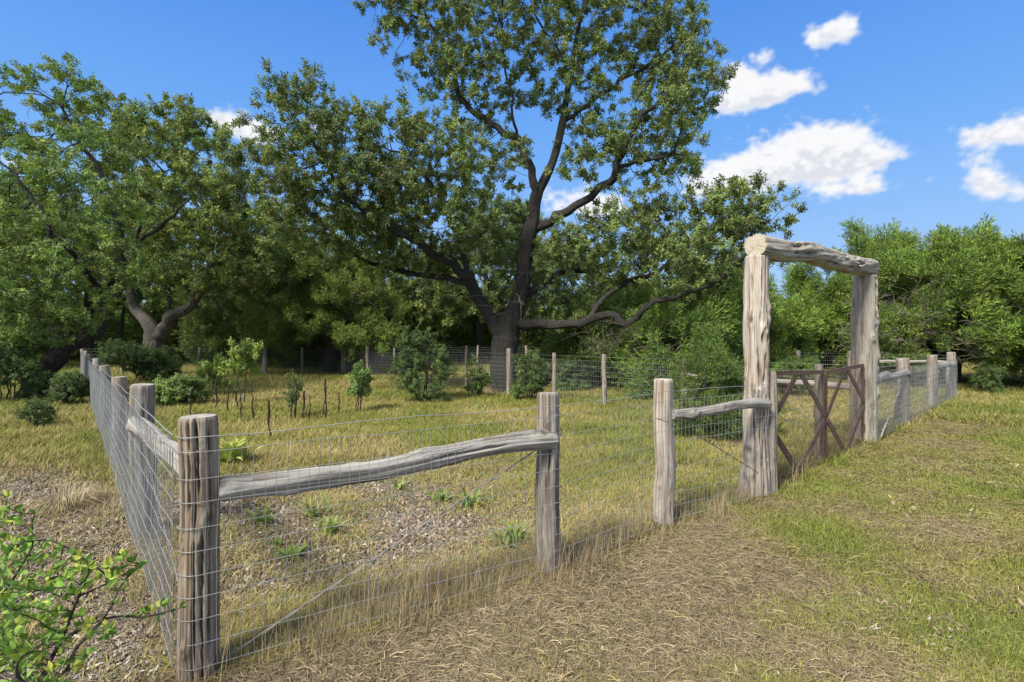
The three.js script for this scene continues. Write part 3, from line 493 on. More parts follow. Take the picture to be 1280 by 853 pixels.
// ---------------------------------------------------------------- growing trees: limbs are drawn, boughs and twigs grow towards points strewn through the crown
function grow(limbs, pts, { step = .22, kill = .36, reach = 4, jit = .35, keep = .35, up = .05, iters = 90, tip = .006, pow = 2.2, R }) {
  const nodes = [], add = (p, parent, r0, fixed) => { nodes.push({ p, parent, r0, fixed, r: 0, kids: [] }); if (parent >= 0) nodes[parent].kids.push(nodes.length - 1); return nodes.length - 1; };
  limbs.forEach((limb, li) => {
    const c = new THREE.CatmullRomCurve3(limb.map((q) => q[0])), len = c.getLength(), n = Math.max(2, Math.round(len / step)); let prev = -1, start = 0;
    if (li) { let bd = 1e9; nodes.forEach((q, i) => { const d = q.p.distanceTo(limb[0][0]); if (d < bd) { bd = d; prev = i; } }); start = 1; }
    for (let i = start; i <= n; i++) { const u = i / n, p = c.getPoint(u), f = u * (limb.length - 1), k = Math.min(limb.length - 2, Math.floor(f)), r = lerp(limb[k][1], limb[k + 1][1], f - k); if (i && li) p.add(V(n3(p.x * 1.7, p.y * 1.7, li), n3(p.y * 1.7, p.z * 1.7, li + 5), n3(p.z * 1.7, p.x * 1.7, li + 9)).multiplyScalar(Math.min(.13, .05 + r * .5)).add(V(n3(p.x * 4, p.y * 4, li + 2), n3(p.y * 4, p.z * 4, li + 7), n3(p.z * 4, p.x * 4, li + 4)).multiplyScalar(.045))); prev = add(p, prev, r, true); }
  });
  const live = pts.map((p) => ({ p, k: -1, d: 1e9 })), look = (from) => { for (let j = from; j < nodes.length; j++) { const q = nodes[j].p; for (const a of live) { const d = a.p.distanceToSquared(q); if (d < a.d) { a.d = d; a.k = j; } } } };
  look(0);
  for (let it = 0; it < iters && live.length; it++) {
    const pull = new Map(); for (const a of live) if (a.d < reach * reach) { if (!pull.has(a.k)) pull.set(a.k, V(0, 0, 0)); pull.get(a.k).add(a.p.clone().sub(nodes[a.k].p).normalize()); }
    const from = nodes.length; let grown = 0;
    for (const [k, d] of pull) {
      const q = nodes[k]; d.normalize(); if (q.parent >= 0) d.addScaledVector(q.p.clone().sub(nodes[q.parent].p).normalize(), q.fixed ? 0 : keep);
      d.addScaledVector(randDir(R), jit).add(V(0, up, 0)).normalize(); const p = q.p.clone().addScaledVector(d, step);
      if (q.kids.length > 3 || q.kids.some((c) => nodes[c].p.distanceToSquared(p) < step * step * .2)) { continue; }
      add(p, k, 0, false); grown++;
    }
    if (!grown && it > 3) break;
    look(from); for (let i = live.length - 1; i >= 0; i--) if (live[i].d < kill * kill) live.splice(i, 1);
  }
  for (let i = nodes.length - 1; i >= 0; i--) { const q = nodes[i]; let s = 0; for (const k of q.kids) s += Math.pow(nodes[k].r, pow); q.r = Math.max(tip, Math.pow(s, 1 / pow)); if (q.fixed) q.r = Math.max(q.r0, Math.min(q.r, q.r0 * 1.15)); else if (q.parent >= 0 && nodes[q.parent].fixed) q.r = Math.min(q.r, nodes[q.parent].r0 * .9); }
  return nodes;
}
function chains(nodes) {
  const out = [], starts = [[0, -1]];
  while (starts.length) {
    const [s, from] = starts.pop(), ids = []; let k = s;
    while (k >= 0) { ids.push(k); const kids = nodes[k].kids; if (!kids.length) break; let m = kids[0]; for (const c of kids) if (nodes[c].r > nodes[m].r || (nodes[c].fixed && !nodes[m].fixed)) m = c; for (const c of kids) if (c !== m) starts.push([c, k]); k = m; }
    const pts = ids.map((i) => nodes[i].p), rad = ids.map((i) => nodes[i].r); if (from >= 0) { pts.unshift(nodes[from].p); rad.unshift(Math.min(nodes[from].r * .8, rad[0] * 1.25)); }
    if (pts.length > 1) { rad[rad.length - 1] *= .5; out.push({ pts, rad, fat: rad[Math.min(1, rad.length - 1)], first: s === 0 }); }
  }
  return out;
}
function strew(blobs, R, density = 1) {                       // points in a union of ellipsoids [centre, radii, how many, shell]
  const out = [];
  for (const [c, r, n, shell = .35] of blobs) for (let i = 0; i < n * density; i++) { const d = randDir(R), k = Math.pow(lerp(Math.pow(shell, 3), 1, R()), 1 / 3); out.push(V(c.x + d.x * r.x * k, c.y + d.y * r.y * k, c.z + d.z * r.z * k)); }
  return out;
}
function tree(name, label, category, base, limbs, blobs, o) {
  const R = rngOf(o.seed), g = thing(name, label, category, base, o.group), rel = (p) => p.clone().sub(base), nodes = grow(limbs.map((l) => l.map(([p, r]) => [rel(p), r])), strew(blobs.map(([c, ...q]) => [rel(c), ...q]), R), { R, ...o }), ch = chains(nodes), small = [];
  for (const c of ch) {
    const sides = c.fat > .15 ? 18 : c.fat > .06 ? 10 : c.fat > .02 ? 6 : 4, geo = tube(c.pts, c.rad, sides, c.fat > .15 ? .16 : c.fat > .05 ? .12 : 0, o.seed);
    if (c.first) part('trunk', geo, o.bark, g); else if (c.fat > (o.limbMin ?? .055)) part('limb', geo, o.bark, g); else small.push(geo);
  }
  if (small.length) part('branchwork', mergeGeometries(small), o.twigBark ?? o.bark, g, { kind: 'stuff' });
  const lists = o.sprigs.map(() => []), tint = o.tint ?? [1, 1, 1];
  nodes.forEach((q, i) => {
    if (q.fixed || q.r > (o.leafMax ?? .016) || q.p.y < (o.leafLow ?? -9)) return;
    if (o.gap && n3(q.p.x * o.gap[0], q.p.y * o.gap[0], q.p.z * o.gap[0] + o.seed) < o.gap[1]) return;
    const d0 = q.p.clone().sub(nodes[q.parent].p).normalize(), pr = o.per ?? 1, nn = Math.floor(pr) + (R() < pr % 1 ? 1 : 0) + (q.kids.length ? 0 : 1);
    for (let k = 0; k < nn; k++) {
      const d = d0.clone().multiplyScalar(o.along ?? .6).addScaledVector(randDir(R), o.rnd ?? .8).add(V(0, o.lift ?? .15, 0)).normalize(), c = .75 + R() * .4 + .28 * n3(q.p.x * .9, q.p.y * .9, q.p.z * .9 + o.seed), w = 1 + (R() - .5) * .24;
      lists[Math.floor(R() * lists.length)].push({ m: frame(d, R() * 6.28, (o.size ?? 1) * (.75 + R() * .5), q.p.clone().addScaledVector(randDir(R), (o.jig ?? .1) * R())), c: [c * w * tint[0], c * tint[1], c * (2 - w) * tint[2]] });
    }
  });
  lists.forEach((l, i) => { if (l.length) spread('crown', o.sprigs[i], o.leafMat ?? LEAF, l, g); });
  g.userData.count = undefined; delete g.userData.count;
  LOG.push(label + ': nodes ' + nodes.length + ' sprigs ' + lists.reduce((s, l) => s + l.length, 0));
  return g;
}
const LOG = [];
// blob given by photo pixels at a distance: centre, half sizes in pixels, depth offset and half depth in metres
const blob = (px, py, rx, ry, z, n, rz = 1.6, shell = .3) => [W(px, py, z), V(rx / F * z, ry / F * z, rz), n, shell];
const limb = (z, ...pts) => pts.map(([px, py, r, dz = 0]) => [W(px, py, z + dz), r]);

// the big live oak
{
  const z = 15.2, base = W(632, HY, z).setY(0);
  tree('live_oak', 'big spreading live oak with dark forked trunk behind the wire fence', 'tree', base, [
    limb(z, [633, 512, .508], [632, 492, .410], [630, 460, .353], [632, 425, .328], [640, 398, .295], [650, 372, .246], [654, 340, .213], [659, 305, .193], [666, 275, .180], [671, 245, .148], [690, 205, .117], [704, 150, .094], [712, 95, .074], [722, 40, .055], [735, -20, .035]),
    limb(z, [671, 245, .133], [660, 205, .117], [643, 172, .105, .1], [612, 155, .094, .2], [583, 130, .078, .3], [568, 95, .066, .4], [556, 55, .055, .5], [520, 20, .039, .7], [480, 8, .023, .8]),
    limb(z, [666, 285, .140], [700, 268, .125, -.2], [742, 244, .109, -.4], [768, 212, .094, -.5], [786, 168, .078, -.6], [822, 128, .062, -.5], [862, 98, .039, -.3]),
    limb(z, [704, 150, .070], [745, 122, .066, .3], [795, 92, .055, .6], [845, 55, .039, .9], [870, 20, .023, 1]),
    limb(z, [630, 425, .221], [606, 385, .172, -.3], [588, 352, .144, -.7], [560, 325, .117, -1.1], [520, 305, .094, -1.6], [470, 275, .070, -2], [420, 225, .047, -2.3], [385, 165, .023, -2.4]),
    limb(z, [590, 355, .101, -.7], [548, 345, .086, -.4], [492, 338, .066, -.3], [440, 318, .047, -.2], [395, 270, .027, 0]),
    limb(z, [645, 402, .189], [690, 402, .117, -.5], [730, 405, .105, -1], [748, 398, .098, -1.3], [768, 394, .090, -1.6], [786, 408, .078, -1.8], [803, 394, .074, -2], [822, 376, .066, -2.3], [852, 367, .055, -2.5], [890, 352, .043, -2.8], [935, 318, .031, -3]),
    limb(z, [652, 372, .117], [684, 352, .094, .3], [718, 338, .078, .5], [742, 340, .070, .6], [768, 352, .062, .6], [810, 348, .051, .4], [860, 315, .035, .2], [905, 275, .023, 0]),
    limb(z, [740, 400, .078, -1.1], [752, 375, .070, -.9], [790, 352, .058, -.8], [822, 338, .047, -1], [856, 300, .031, -1.2]),
    limb(z, [588, 352, .086, -.7], [570, 290, .070, -.9], [545, 240, .047, -1.2], [500, 190, .027, -1.5]),
    limb(z, [768, 212, .055, -.5], [800, 205, .047, -.9], [840, 190, .031, -1.2]),
    limb(z, [712, 95, .039], [690, 50, .031, .3], [660, 10, .020, .5]),
    limb(z, [643, 172, .047, .1], [640, 120, .039, -.2], [630, 70, .031, -.3], [625, 20, .020, -.4]),
  ], [
    blob(545, 35, 85, 55, z + .5, 210, 1.6), blob(500, 8, 50, 30, z + .7, 60, 1), blob(640, 30, 85, 70, z - .2, 210, 1.8), blob(735, 15, 90, 70, z + .2, 250, 2), blob(820, 40, 70, 60, z + .8, 210, 1.6), blob(852, 105, 55, 55, z - .2, 190, 1.5), blob(812, 170, 62, 55, z - .7, 190, 1.5), blob(835, 205, 40, 40, z - 1.2, 70, 1), blob(720, 110, 70, 55, z, 110, 1.5), blob(745, 195, 60, 45, z - .3, 60, 1.2), blob(590, 120, 60, 50, z + .2, 110, 1.3), blob(620, 205, 55, 40, z, 60, 1.2), blob(560, 80, 50, 50, z + .3, 90, 1.2),
    blob(372, 152, 50, 52, z - 2.3, 190, 1.2), blob(398, 210, 78, 55, z - 2.1, 350, 1.5), blob(475, 178, 75, 45, z - 1.8, 270, 1.5), blob(545, 208, 75, 60, z - 1.4, 330, 1.6), blob(470, 248, 85, 50, z - 1.6, 340, 1.6), blob(560, 278, 70, 50, z - 1, 240, 1.4), blob(430, 295, 75, 42, z - .5, 220, 1.4), blob(500, 318, 75, 35, z - .6, 160, 1.2), blob(352, 250, 34, 34, z - 1.8, 60, .9), blob(620, 290, 55, 50, z + .6, 80, 1.2), blob(340, 185, 30, 30, z - 2.2, 50, .8), blob(345, 128, 14, 26, z - 2.3, 22, .4), blob(395, 112, 14, 24, z - 2.3, 20, .4),
    blob(700, 315, 60, 40, z + .4, 90, 1.3), blob(770, 300, 75, 45, z - .4, 170, 1.6), blob(850, 290, 75, 50, z - 1.4, 230, 1.6), blob(915, 270, 62, 40, z - 2.2, 170, 1.3), blob(960, 262, 38, 26, z - 2.6, 60, .9), blob(890, 335, 60, 32, z - 2.4, 110, 1.2), blob(830, 250, 45, 25, z - 1, 60, 1), blob(960, 305, 28, 30, z - 2.8, 40, .7), blob(710, 400, 60, 22, z + 1, 20, 1.2), blob(760, 345, 60, 28, z - .2, 70, 1.2), blob(850, 350, 50, 24, z - 2.2, 60, 1), blob(690, 365, 40, 20, z + .6, 30, 1),
  ], { seed: 21, bark: OAK_BARK, sprigs: OAK_SPRIGS, step: .20, kill: .25, iters: 80, jit: .42, per: 1.45, size: 1.1, leafMax: .014, gap: [.8, -.38], up: .03 });
}
// the oaks on the left
{
  const z = 13.2, base = W(38, HY, z).setY(0);
  tree('live_oak', 'leaning live oak with dark crooked trunk, leftmost tree by the side fence', 'tree', base, [
    limb(z, [30, 515, .34], [38, 495, .27], [52, 470, .22], [72, 445, .20], [80, 432, .18], [66, 415, .15, .2], [42, 405, .13, .4], [12, 392, .11, .5], [-30, 350, .08, .6], [-60, 280, .05, .6]),
    limb(z, [75, 442, .17], [108, 424, .15, .2], [124, 404, .13, .4], [134, 375, .11, .6], [150, 320, .09, .8], [140, 250, .07, 1], [110, 190, .05, 1.1], [80, 140, .03, 1.2]),
    limb(z, [150, 320, .06, .8], [190, 290, .05, .5], [240, 250, .03, .3]),
    limb(z, [134, 375, .08, .6], [100, 330, .06, -.3], [60, 280, .05, -.9], [20, 220, .03, -1.2]),
  ], [
    blob(40, 150, 70, 45, z + 1.2, 130, 1.3), blob(85, 118, 55, 35, z + 1.2, 80, 1), blob(120, 190, 65, 45, z + 1, 110, 1.2), blob(30, 230, 80, 50, z, 230, 1.8), blob(110, 265, 85, 55, z, 240, 1.8), blob(40, 310, 85, 55, z - 1.0, 280, 1.6), blob(110, 330, 70, 40, z - .8, 170, 1.4), blob(40, 376, 75, 34, z - .8, 190, 1.3), blob(118, 378, 48, 26, z - .8, 80, 1), blob(15, 412, 45, 18, z - 1, 50, .8), blob(-60, 300, 70, 90, z, 170, 1.8), blob(-40, 200, 70, 70, z + .8, 130, 1.8), blob(20, 100, 22, 20, z + 1.2, 20, .5), blob(95, 88, 14, 16, z + 1.2, 10, .4),
  ], { seed: 34, bark: OAK_BARK, sprigs: LIGHT_SPRIGS, tint: [1.12, 1.1, 1.05], step: .21, kill: .26, jit: .42, per: 1.2, size: 1.1, leafMax: .014, gap: [.75, -.24] });
}
{
  const z = 20, base = W(190, HY, z).setY(0);
  tree('live_oak', 'oak with pale grey trunk splitting low into a V, behind the left side fence', 'tree', base, [
    limb(z, [192, 480, .38], [190, 440, .30], [191, 418, .27], [182, 400, .22], [168, 385, .17], [160, 350, .13], [165, 310, .11], [180, 270, .08], [205, 215, .05]),
    limb(z, [193, 420, .24], [212, 400, .2, -.3], [235, 382, .17, -.6], [256, 355, .13, -.8], [262, 300, .10, -.8], [250, 240, .07, -.8], [225, 180, .04, -.6]),
    limb(z, [202, 409, .11], [210, 388, .09, -.3], [213, 372, .06, -.4]),
    limb(z, [262, 300, .07, -.8], [290, 270, .05, -1], [310, 230, .03, -1.2]),
  ], [
    blob(215, 165, 65, 35, z, 130, 1.8), blob(180, 200, 60, 50, z, 140, 1.8), blob(255, 215, 70, 55, z - .6, 210, 2), blob(290, 270, 55, 60, z - 1, 190, 1.8), blob(225, 265, 75, 42, z - .8, 150, 1.8), blob(275, 315, 60, 40, z - 1, 130, 1.6), blob(180, 300, 60, 32, z + .8, 80, 1.5), blob(315, 335, 40, 35, z - 1, 90, 1.4), blob(190, 345, 45, 24, z - 1.4, 80, 1.2), blob(285, 355, 45, 25, z - 1.2, 70, 1.2), blob(140, 350, 30, 24, z - .8, 40, 1), blob(150, 165, 50, 50, z, 80, 1.5),
  ], { seed: 47, bark: GREY_BARK, twigBark: OAK_BARK, sprigs: OAK_SPRIGS, step: .27, kill: .34, jit: .42, per: 2, size: 1.45, leafMax: .018, gap: [.6, -.26], tint: [1.15, 1.12, .95] });
}
// cedars
function cedar(label, px, z, pyTop, halfPx, o = {}) {
  const base = W(px, HY, z).setY(0), H = EYE - (pyTop - HY) / F * z, r = halfPx / F * z, R = rngOf(o.seed), limbs = [], blobs = [], low = o.low ?? .12, nb = o.n ?? 15;
  limbs.push([[base.clone().setY(-.1), r * .085 + .06], [base.clone().add(V(.1, H * .3, .1)), r * .06 + .04], [base.clone().add(V(-.05, H * .7, 0)), .05], [base.clone().add(V(0, H * .93, 0)), .015]]);
  for (let i = 0; i < (o.stems ?? 5); i++) { const a = i * 2.1 + R(), s = V(Math.cos(a), 0, Math.sin(a)), h = .1 + R() * .12; limbs.push([[base.clone().setY(H * h), .05], [base.clone().addScaledVector(s, r * .4).setY(H * (h + .18)), .04], [base.clone().addScaledVector(s, r * .75).setY(H * (h + .4 + R() * .2)), .02]]); }
  for (let i = 0; i < nb; i++) {
    const y = lerp(low, .9, (i + .5) / nb), wid = (o.dome ? Math.sqrt(Math.max(0.02, 1 - Math.pow((y - .3) / .72, 2))) : Math.pow(1 - y, .75) * 1.15 + .08), a = i * 2.4 + R() * .8, rr = r * wid * .62, c = base.clone().add(V(Math.cos(a) * rr, H * y, Math.sin(a) * rr));
    blobs.push([c, V(r * .42 * (.6 + wid * .5), H * .11 * (1 + wid * .5), r * .42 * (.6 + wid * .5)), (o.pts ?? 80) * (.5 + wid), .25]);
  }
  for (let i = 0; i < (o.spires ?? 5); i++) { const a = R() * 6.28, q = R() * r * .55; blobs.push([base.clone().add(V(Math.cos(a) * q, H * (.82 + R() * .18 - q / r * .15), Math.sin(a) * q)), V(.10, .75, .10), 12, 0]); }
  return tree('cedar_tree', label, 'tree', base, limbs, blobs, { bark: CEDAR_BARK, twigBark: DEAD_TWIG, sprigs: CEDAR_SPRAYS, leafMat: NEEDLE, step: .2, kill: .28, jit: .3, up: .12, per: 2.4, size: 1.42, leafMax: .013, lift: .6, along: .9, rnd: .4, gap: [.95, -.24], limbMin: .04, twigBark: DEAD_TWIG, ...o });
}
cedar('broad domed cedar with grey dead twigs inside, just beyond the last fence posts', 1185, 16.8, 322, 112, { seed: 5, dome: true, pts: 140, n: 20, spires: 26, gap: [.8, -.10], low: .2, leafLow: 1.1 });
cedar('tall bright cedar cut by the right edge of the photo', 1335, 15.5, 335, 95, { seed: 6, dome: true, pts: 140, n: 18, spires: 18, tint: [1.1, 1.05, 1], low: .17, leafLow: .9 });
cedar('slim cedar rising behind the crossbeam of the gateway', 1105, 20, 292, 52, { seed: 7, pts: 95, n: 16, spires: 3, low: .25 });
cedar('small cedar framed by the gateway opening', 1030, 19, 345, 62, { seed: 8, pts: 90, n: 14, low: .08 });
cedar('leafy cedar left of the gateway behind the pale gatepost', 905, 17.5, 350, 80, { seed: 9, dome: true, pts: 110, n: 16, low: .05 });
cedar('rounded cedar filling the gap right of the big oak', 810, 21, 365, 90, { seed: 10, dome: true, pts: 100, n: 15, low: .05, size: 1.2 });
cedar('light green young cedar in front of the dark wood left of the big oak', 412, 22, 318, 85, { seed: 12, dome: true, pts: 100, n: 15, low: .3, size: 1.15, leafLow: .9, tint: [1.05, .95, 1.15] });
cedar('dark cedar between the grey forked oak and the young cedar', 330, 26, 300, 80, { seed: 13, dome: true, pts: 80, n: 14, size: 1.3, low: .15, tint: [.6, .62, .7] });
cedar('dark green cedar pressing against the inner fence right of the big oak', 852, 13.6, 398, 62, { seed: 15, dome: true, pts: 90, n: 14, low: .02, tint: [.75, .8, .8] });
cedar('shaggy cedar behind the inner fence just right of the oak shrub', 752, 17, 405, 55, { seed: 16, dome: true, pts: 80, n: 12, low: .02, tint: [.85, .85, .85] });
cedar('low cedar bush growing beside the gate inside the fence', 890, 8.4, 455, 60, { seed: 14, dome: true, pts: 80, n: 12, low: .04, size: .6, tint: [.62, .66, .7], step: .13, kill: .18, stems: 6, leafMax: .012, limbMin: .03, spires: 3 });
// more trees of the wood behind
function backOak(label, px, z, pyTop, halfPx, seed, tint) {
  const base = W(px, HY, z).setY(0), H = EYE - (pyTop - HY) / F * z, r = halfPx / F * z, R = rngOf(seed), limbs = [[[base.clone().setY(-.1), .24], [base.clone().add(V(.2 * (R() - .5), H * .25, 0)), .19], [base.clone().add(V(.8 * (R() - .5), H * .5, 0)), .13], [base.clone().add(V(R() - .5, H * .85, 0)), .04]]], blobs = [];
  for (let i = 0; i < 4; i++) { const a = i * 1.7 + R(), s = V(Math.cos(a), 0, Math.sin(a)); limbs.push([[base.clone().setY(H * (.22 + .06 * i)), .1], [base.clone().addScaledVector(s, r * .45).setY(H * (.42 + .06 * i)), .07], [base.clone().addScaledVector(s, r * .8).setY(H * (.55 + .07 * i)), .03]]); }
  for (let i = 0; i < 14; i++) { const a = i * 2.4, y = .32 + .62 * R(), q = r * .7 * Math.sqrt(R()); blobs.push([base.clone().add(V(Math.cos(a) * q, H * y, Math.sin(a) * q)), V(r * .4, H * .13, r * .4), 75, .2]); }
  tree('woodland_oak', label, 'tree', base, limbs, blobs, { seed, bark: OAK_BARK, sprigs: OAK_SPRIGS, step: .34, kill: .46, jit: .4, per: 1, size: 1.9, leafMax: .03, tip: .008, gap: [.5, -.6], tint });
}
backOak('dim oak showing between the forked grey oak and the big oak', 480, 28, 270, 130, 201, [1.0, 1.0, .9]);
backOak('dim oak standing directly behind the big oak trunk', 600, 29, 255, 120, 202, [.9, .95, .9]);
backOak('dim oak behind the right-hand limbs of the big oak', 745, 30, 290, 120, 203, [.95, 1, .9]);
backOak('oak at the back between the two left oaks', 110, 27, 240, 110, 204, [.95, 1, .9]);
backOak('oak at the back behind the leaning left oak', -60, 24, 210, 130, 205, [.95, 1, .9]);
backOak('dim oak behind the dark cedar and the forked grey oak', 270, 32, 260, 130, 206, [.9, .95, .85]);
backOak('dim oak behind the cedars left of the gateway', 900, 33, 330, 120, 207, [.95, 1, .9]);
// the rest of the wood reads as one dark mass
{
  const R = rngOf(301), lists = [[], []];
  for (let i = 0; i < 15000; i++) { const px = -500 + R() * 2600, z = 30 + R() * 14, x = (px - CX) / F * z, top = 3.6 + 2.2 * n3(x * .13, 3, z * .1) - (px > 930 ? 1.3 : 0), y = Math.pow(R(), .8) * top; lists[i & 1].push({ m: frame(randDir(R).add(V(0, .6, 0)).normalize(), R() * 6.28, 2.6 + R() * 1.4, V(x, y, -z)), c: [.75 + R() * .4, .8 + R() * .35, .7 + R() * .3] }); }
  const g = new THREE.Group(); g.name = 'woodland'; g.userData = { label: 'dense dark wood closing the view behind the fences', category: 'woodland', kind: 'stuff' }; scene.add(g);
  lists.forEach((l, i) => spread('foliage', i ? CEDAR_SPRAYS[1] : OAK_SPRIGS[1], LEAF, l, g));
  const t = []; for (let i = 0; i < 70; i++) { const px = -200 + R() * 2000, z = 26 + R() * 12, x = (px - CX) / F * z, lean = (R() - .5) * 1.6, r = .05 + R() * .1; t.push(tube([V(x, -.1, -z), V(x + lean * .3, 1.4, -z), V(x + lean, 3.2 + R(), -z)], [r, r * .8, r * .5], 7, .1, i)); }
  part('understorey', mergeGeometries(t), OAK_BARK, g, { kind: 'stuff' });
}
// dead twigs hanging in the domed cedar and under the big oak
for (const [who, count, x0, dx, y0, dy, z0, dz, seed] of [['broad domed cedar', 190, 1050, 170, 365, 85, 14.3, 1.8, 88], ['big spreading live oak', 70, 735, 70, 400, 40, 13.3, 1.2, 89], ['big spreading live oak', 40, 605, 70, 335, 60, 14.6, .9, 90]]) {
  const g = scene.children.find((o) => o.userData.label?.startsWith(who)), R = rngOf(seed), all = [];
  for (let i = 0; i < count; i++) {
    const p = W(x0 + R() * dx, y0 + R() * dy, z0 + R() * dz).sub(g.position), d = V(-.7 + R() * .9, -.1 + R() * .5, .2 + R() * .6).normalize(), bend = V(R() - .5, -.3 - R() * .6, R() - .5).multiplyScalar(.5), len = .35 + R() * .8, pts = [], rad = [], r = .005 + R() * .007;
    for (let k = 0; k <= 7; k++) { const t = k / 7; pts.push(p.clone().addScaledVector(d, len * t).addScaledVector(bend, len * t * t).add(V(.03 * n3(i, t * 4, 1), .03 * n3(i, t * 4, 7), 0))); rad.push(r * (1 - .75 * t)); }
    all.push(tube(pts, rad, 4));
    for (let j = 0; j < 2; j++) { const a = pts[3 + j], e = a.clone().addScaledVector(d, len * .3).add(V((R() - .5) * .3, (R() - .3) * .3, (R() - .5) * .2)); all.push(tube([a, a.clone().lerp(e, .5).add(V(0, .03, 0)), e], [r * .6, r * .45, r * .2], 4)); }
  }
  part('dead_twig_tangle', mergeGeometries(all), DEAD_TWIG, g, { kind: 'stuff' });
}
// ---------------------------------------------------------------- shrubs, saplings, stalks
function shrub(label, px, pyBase, hPx, halfPx, seed, o = {}) {
  const base = G(px, pyBase), z = -base.z, H = hPx / F * z, r = halfPx / F * z, R = rngOf(seed), limbs = [], blobs = [];
  for (let i = 0; i < (o.stems ?? 6); i++) { const a = i * 2.4 + R(), q = r * (.15 + .5 * R()), s = V(Math.cos(a), 0, Math.sin(a)); limbs.push([[base.clone().addScaledVector(s, r * .12).setY(-.03), .018], [base.clone().addScaledVector(s, q * .6).setY(H * .4), .013], [base.clone().addScaledVector(s, q).setY(H * .75), .006]]); }
  for (let i = 0; i < 8; i++) { const a = i * 2.4, y = lerp(o.low ?? .2, .85, R()), q = r * .55 * (1.1 - y * .5); blobs.push([base.clone().add(V(Math.cos(a) * q, H * y, Math.sin(a) * q)), V(r * .45, H * .22, r * .45), o.pts ?? 45, .1]); }
  return tree('shrub', label, 'shrub', base, limbs, blobs, { seed, bark: CEDAR_BARK, sprigs: o.sprigs ?? SHRUB_SPRIGS, step: Math.max(.07, H * .07), kill: Math.max(.09, H * .09), jit: .3, up: .15, per: 2, size: o.size ?? .9, leafMax: .012, tip: .003, lift: .4, limbMin: .2, reach: 2, ...o });
}
shrub('dense upright green bush standing alone in the enclosure left of the big oak', 527, 506, 92, 44, 401, { pts: 90, size: .95, low: .15 });
shrub('leafy green shrub at the foot of the big oak, right of its trunk', 660, 505, 66, 22, 402, { pts: 45, size: .8 });
shrub('dark spreading shrub in front of the pale forked oak trunk', 175, 482, 52, 48, 403, { pts: 80, size: 1.1 });
shrub('low broad-leaved shrub in the enclosure right of the left side fence', 222, 512, 34, 30, 404, { pts: 40, size: .8, sprigs: LIGHT_SPRIGS });
shrub('small leafy shrub in the grass under the leaning left oak', 46, 541, 52, 18, 405, { pts: 40, size: .6, stems: 4 });
shrub('dark shrub against the left edge behind the leaning oak trunk', 8, 508, 85, 42, 406, { pts: 80, size: 1 });
shrub('dark green shrub just left of the side fence end', 92, 512, 60, 22, 407, { pts: 50, size: .9 });
shrub('small shrub beside the thin dark post left of the big oak', 597, 500, 52, 16, 408, { pts: 35, size: .7, tint: [1.3, 1.25, 1.1] });
shrub('yellow-green young sapling with an open top, tallest in the middle of the enclosure', 303, 512, 80, 20, 409, { pts: 9, size: .85, stems: 2, low: .6, sprigs: LIGHT_SPRIGS, tint: [1.5, 1.4, 1.1] });
shrub('thin leafy sapling beside the yellow-green one, near the side fence', 268, 500, 52, 18, 410, { pts: 6, size: .75, stems: 3, low: .35, sprigs: LIGHT_SPRIGS, tint: [1.2, 1.2, 1] });
shrub('leafy sapling with a dark stem, rightmost among the stalks of the enclosure', 449, 520, 62, 15, 411, { pts: 6, size: .8, stems: 2, low: .5, sprigs: LIGHT_SPRIGS });
shrub('thin sapling with two dark shoots left of the dark-stemmed sapling', 367, 528, 62, 12, 412, { pts: 6, size: .7, stems: 2, low: .5 });
shrub('bushy shrub at the foot of the distant fence right of the big oak', 708, 492, 42, 34, 413, { pts: 50, size: 1 });
shrub('small dark shrub on the lawn in the shade below the domed cedar', 1237, 497, 40, 16, 414, { pts: 25, size: .8 });
shrub('bright low shrub behind the nearer gate leaf', 985, 500, 44, 34, 415, { pts: 60, size: .9, tint: [1.35, 1.35, 1] });
{
  const DARK = std([.035, .026, .02], .95), R = rngOf(510);
  [[239, 530, 44], [270, 520, 50], [301, 530, 34], [317, 532, 58], [337, 556, 58], [363, 530, 36], [368, 531, 52], [378, 531, 44], [386, 532, 36], [403, 526, 26], [408, 530, 58], [424, 524, 32], [283, 522, 40], [297, 518, 30], [271, 505, 32], [448, 522, 36]].forEach(([px, py, h], i) => {
    const base = G(px, py), z = -base.z, H = h / F * z, lean = (R() - .5) * .1;
    const words = ['short', 'bent', 'slim', 'tall', 'thick-topped', 'leaning', 'straight', 'thin', 'knobbly', 'stubby', 'long', 'plain', 'faint', 'small', 'distant', 'broken'][i], where = ['leftmost of the stalks', 'second from the left', 'below the yellow-green sapling', 'right of the yellow-green sapling', 'nearest to the camera', 'in the middle group', 'beside the two-shoot sapling', 'right of the two-shoot sapling', 'right in the middle group', 'behind the middle group', 'in front of the back corner post', 'left of the dark-stemmed sapling', 'among the left saplings', 'behind the yellow-green sapling', 'farthest on the left', 'at the foot of the dark-stemmed sapling'][i];
    const o = thing('dead_stalk', words + ' dark dead stalk in the enclosure grass, ' + where, 'plant stalk', base, 'dark dead stalks standing in the enclosure grass');
    const pts = [], rad = []; for (let k = 0; k <= 8; k++) { const t = k / 8; pts.push(V(lean * t + .02 * n3(i, t * 3, 1), -.03 + H * t, .02 * n3(i, t * 3, 5))); rad.push((.016 - .007 * t) * (1 + .35 * n3(i * 3, t * 7, 2)) + (t > .6 && i % 3 === 1 ? .008 : 0)); }
    part('stem', tube(pts, rad, 7, .1, i), DARK, o);
    const q = new Quads(); for (let k = 0; k < 14; k++) { const t = .35 + .65 * R(), p = V(lean * t, H * t, 0); leafQuads(q, p, V(R() - .5, .6 * R(), R() - .5).normalize(), V(0, 1, 0), .05 + R() * .05, .018, [.05, .036, .026], .2, .3); }
    part('dry_leaf_cluster', q.geo(), BLADE, o, { kind: 'stuff' });
  });
}
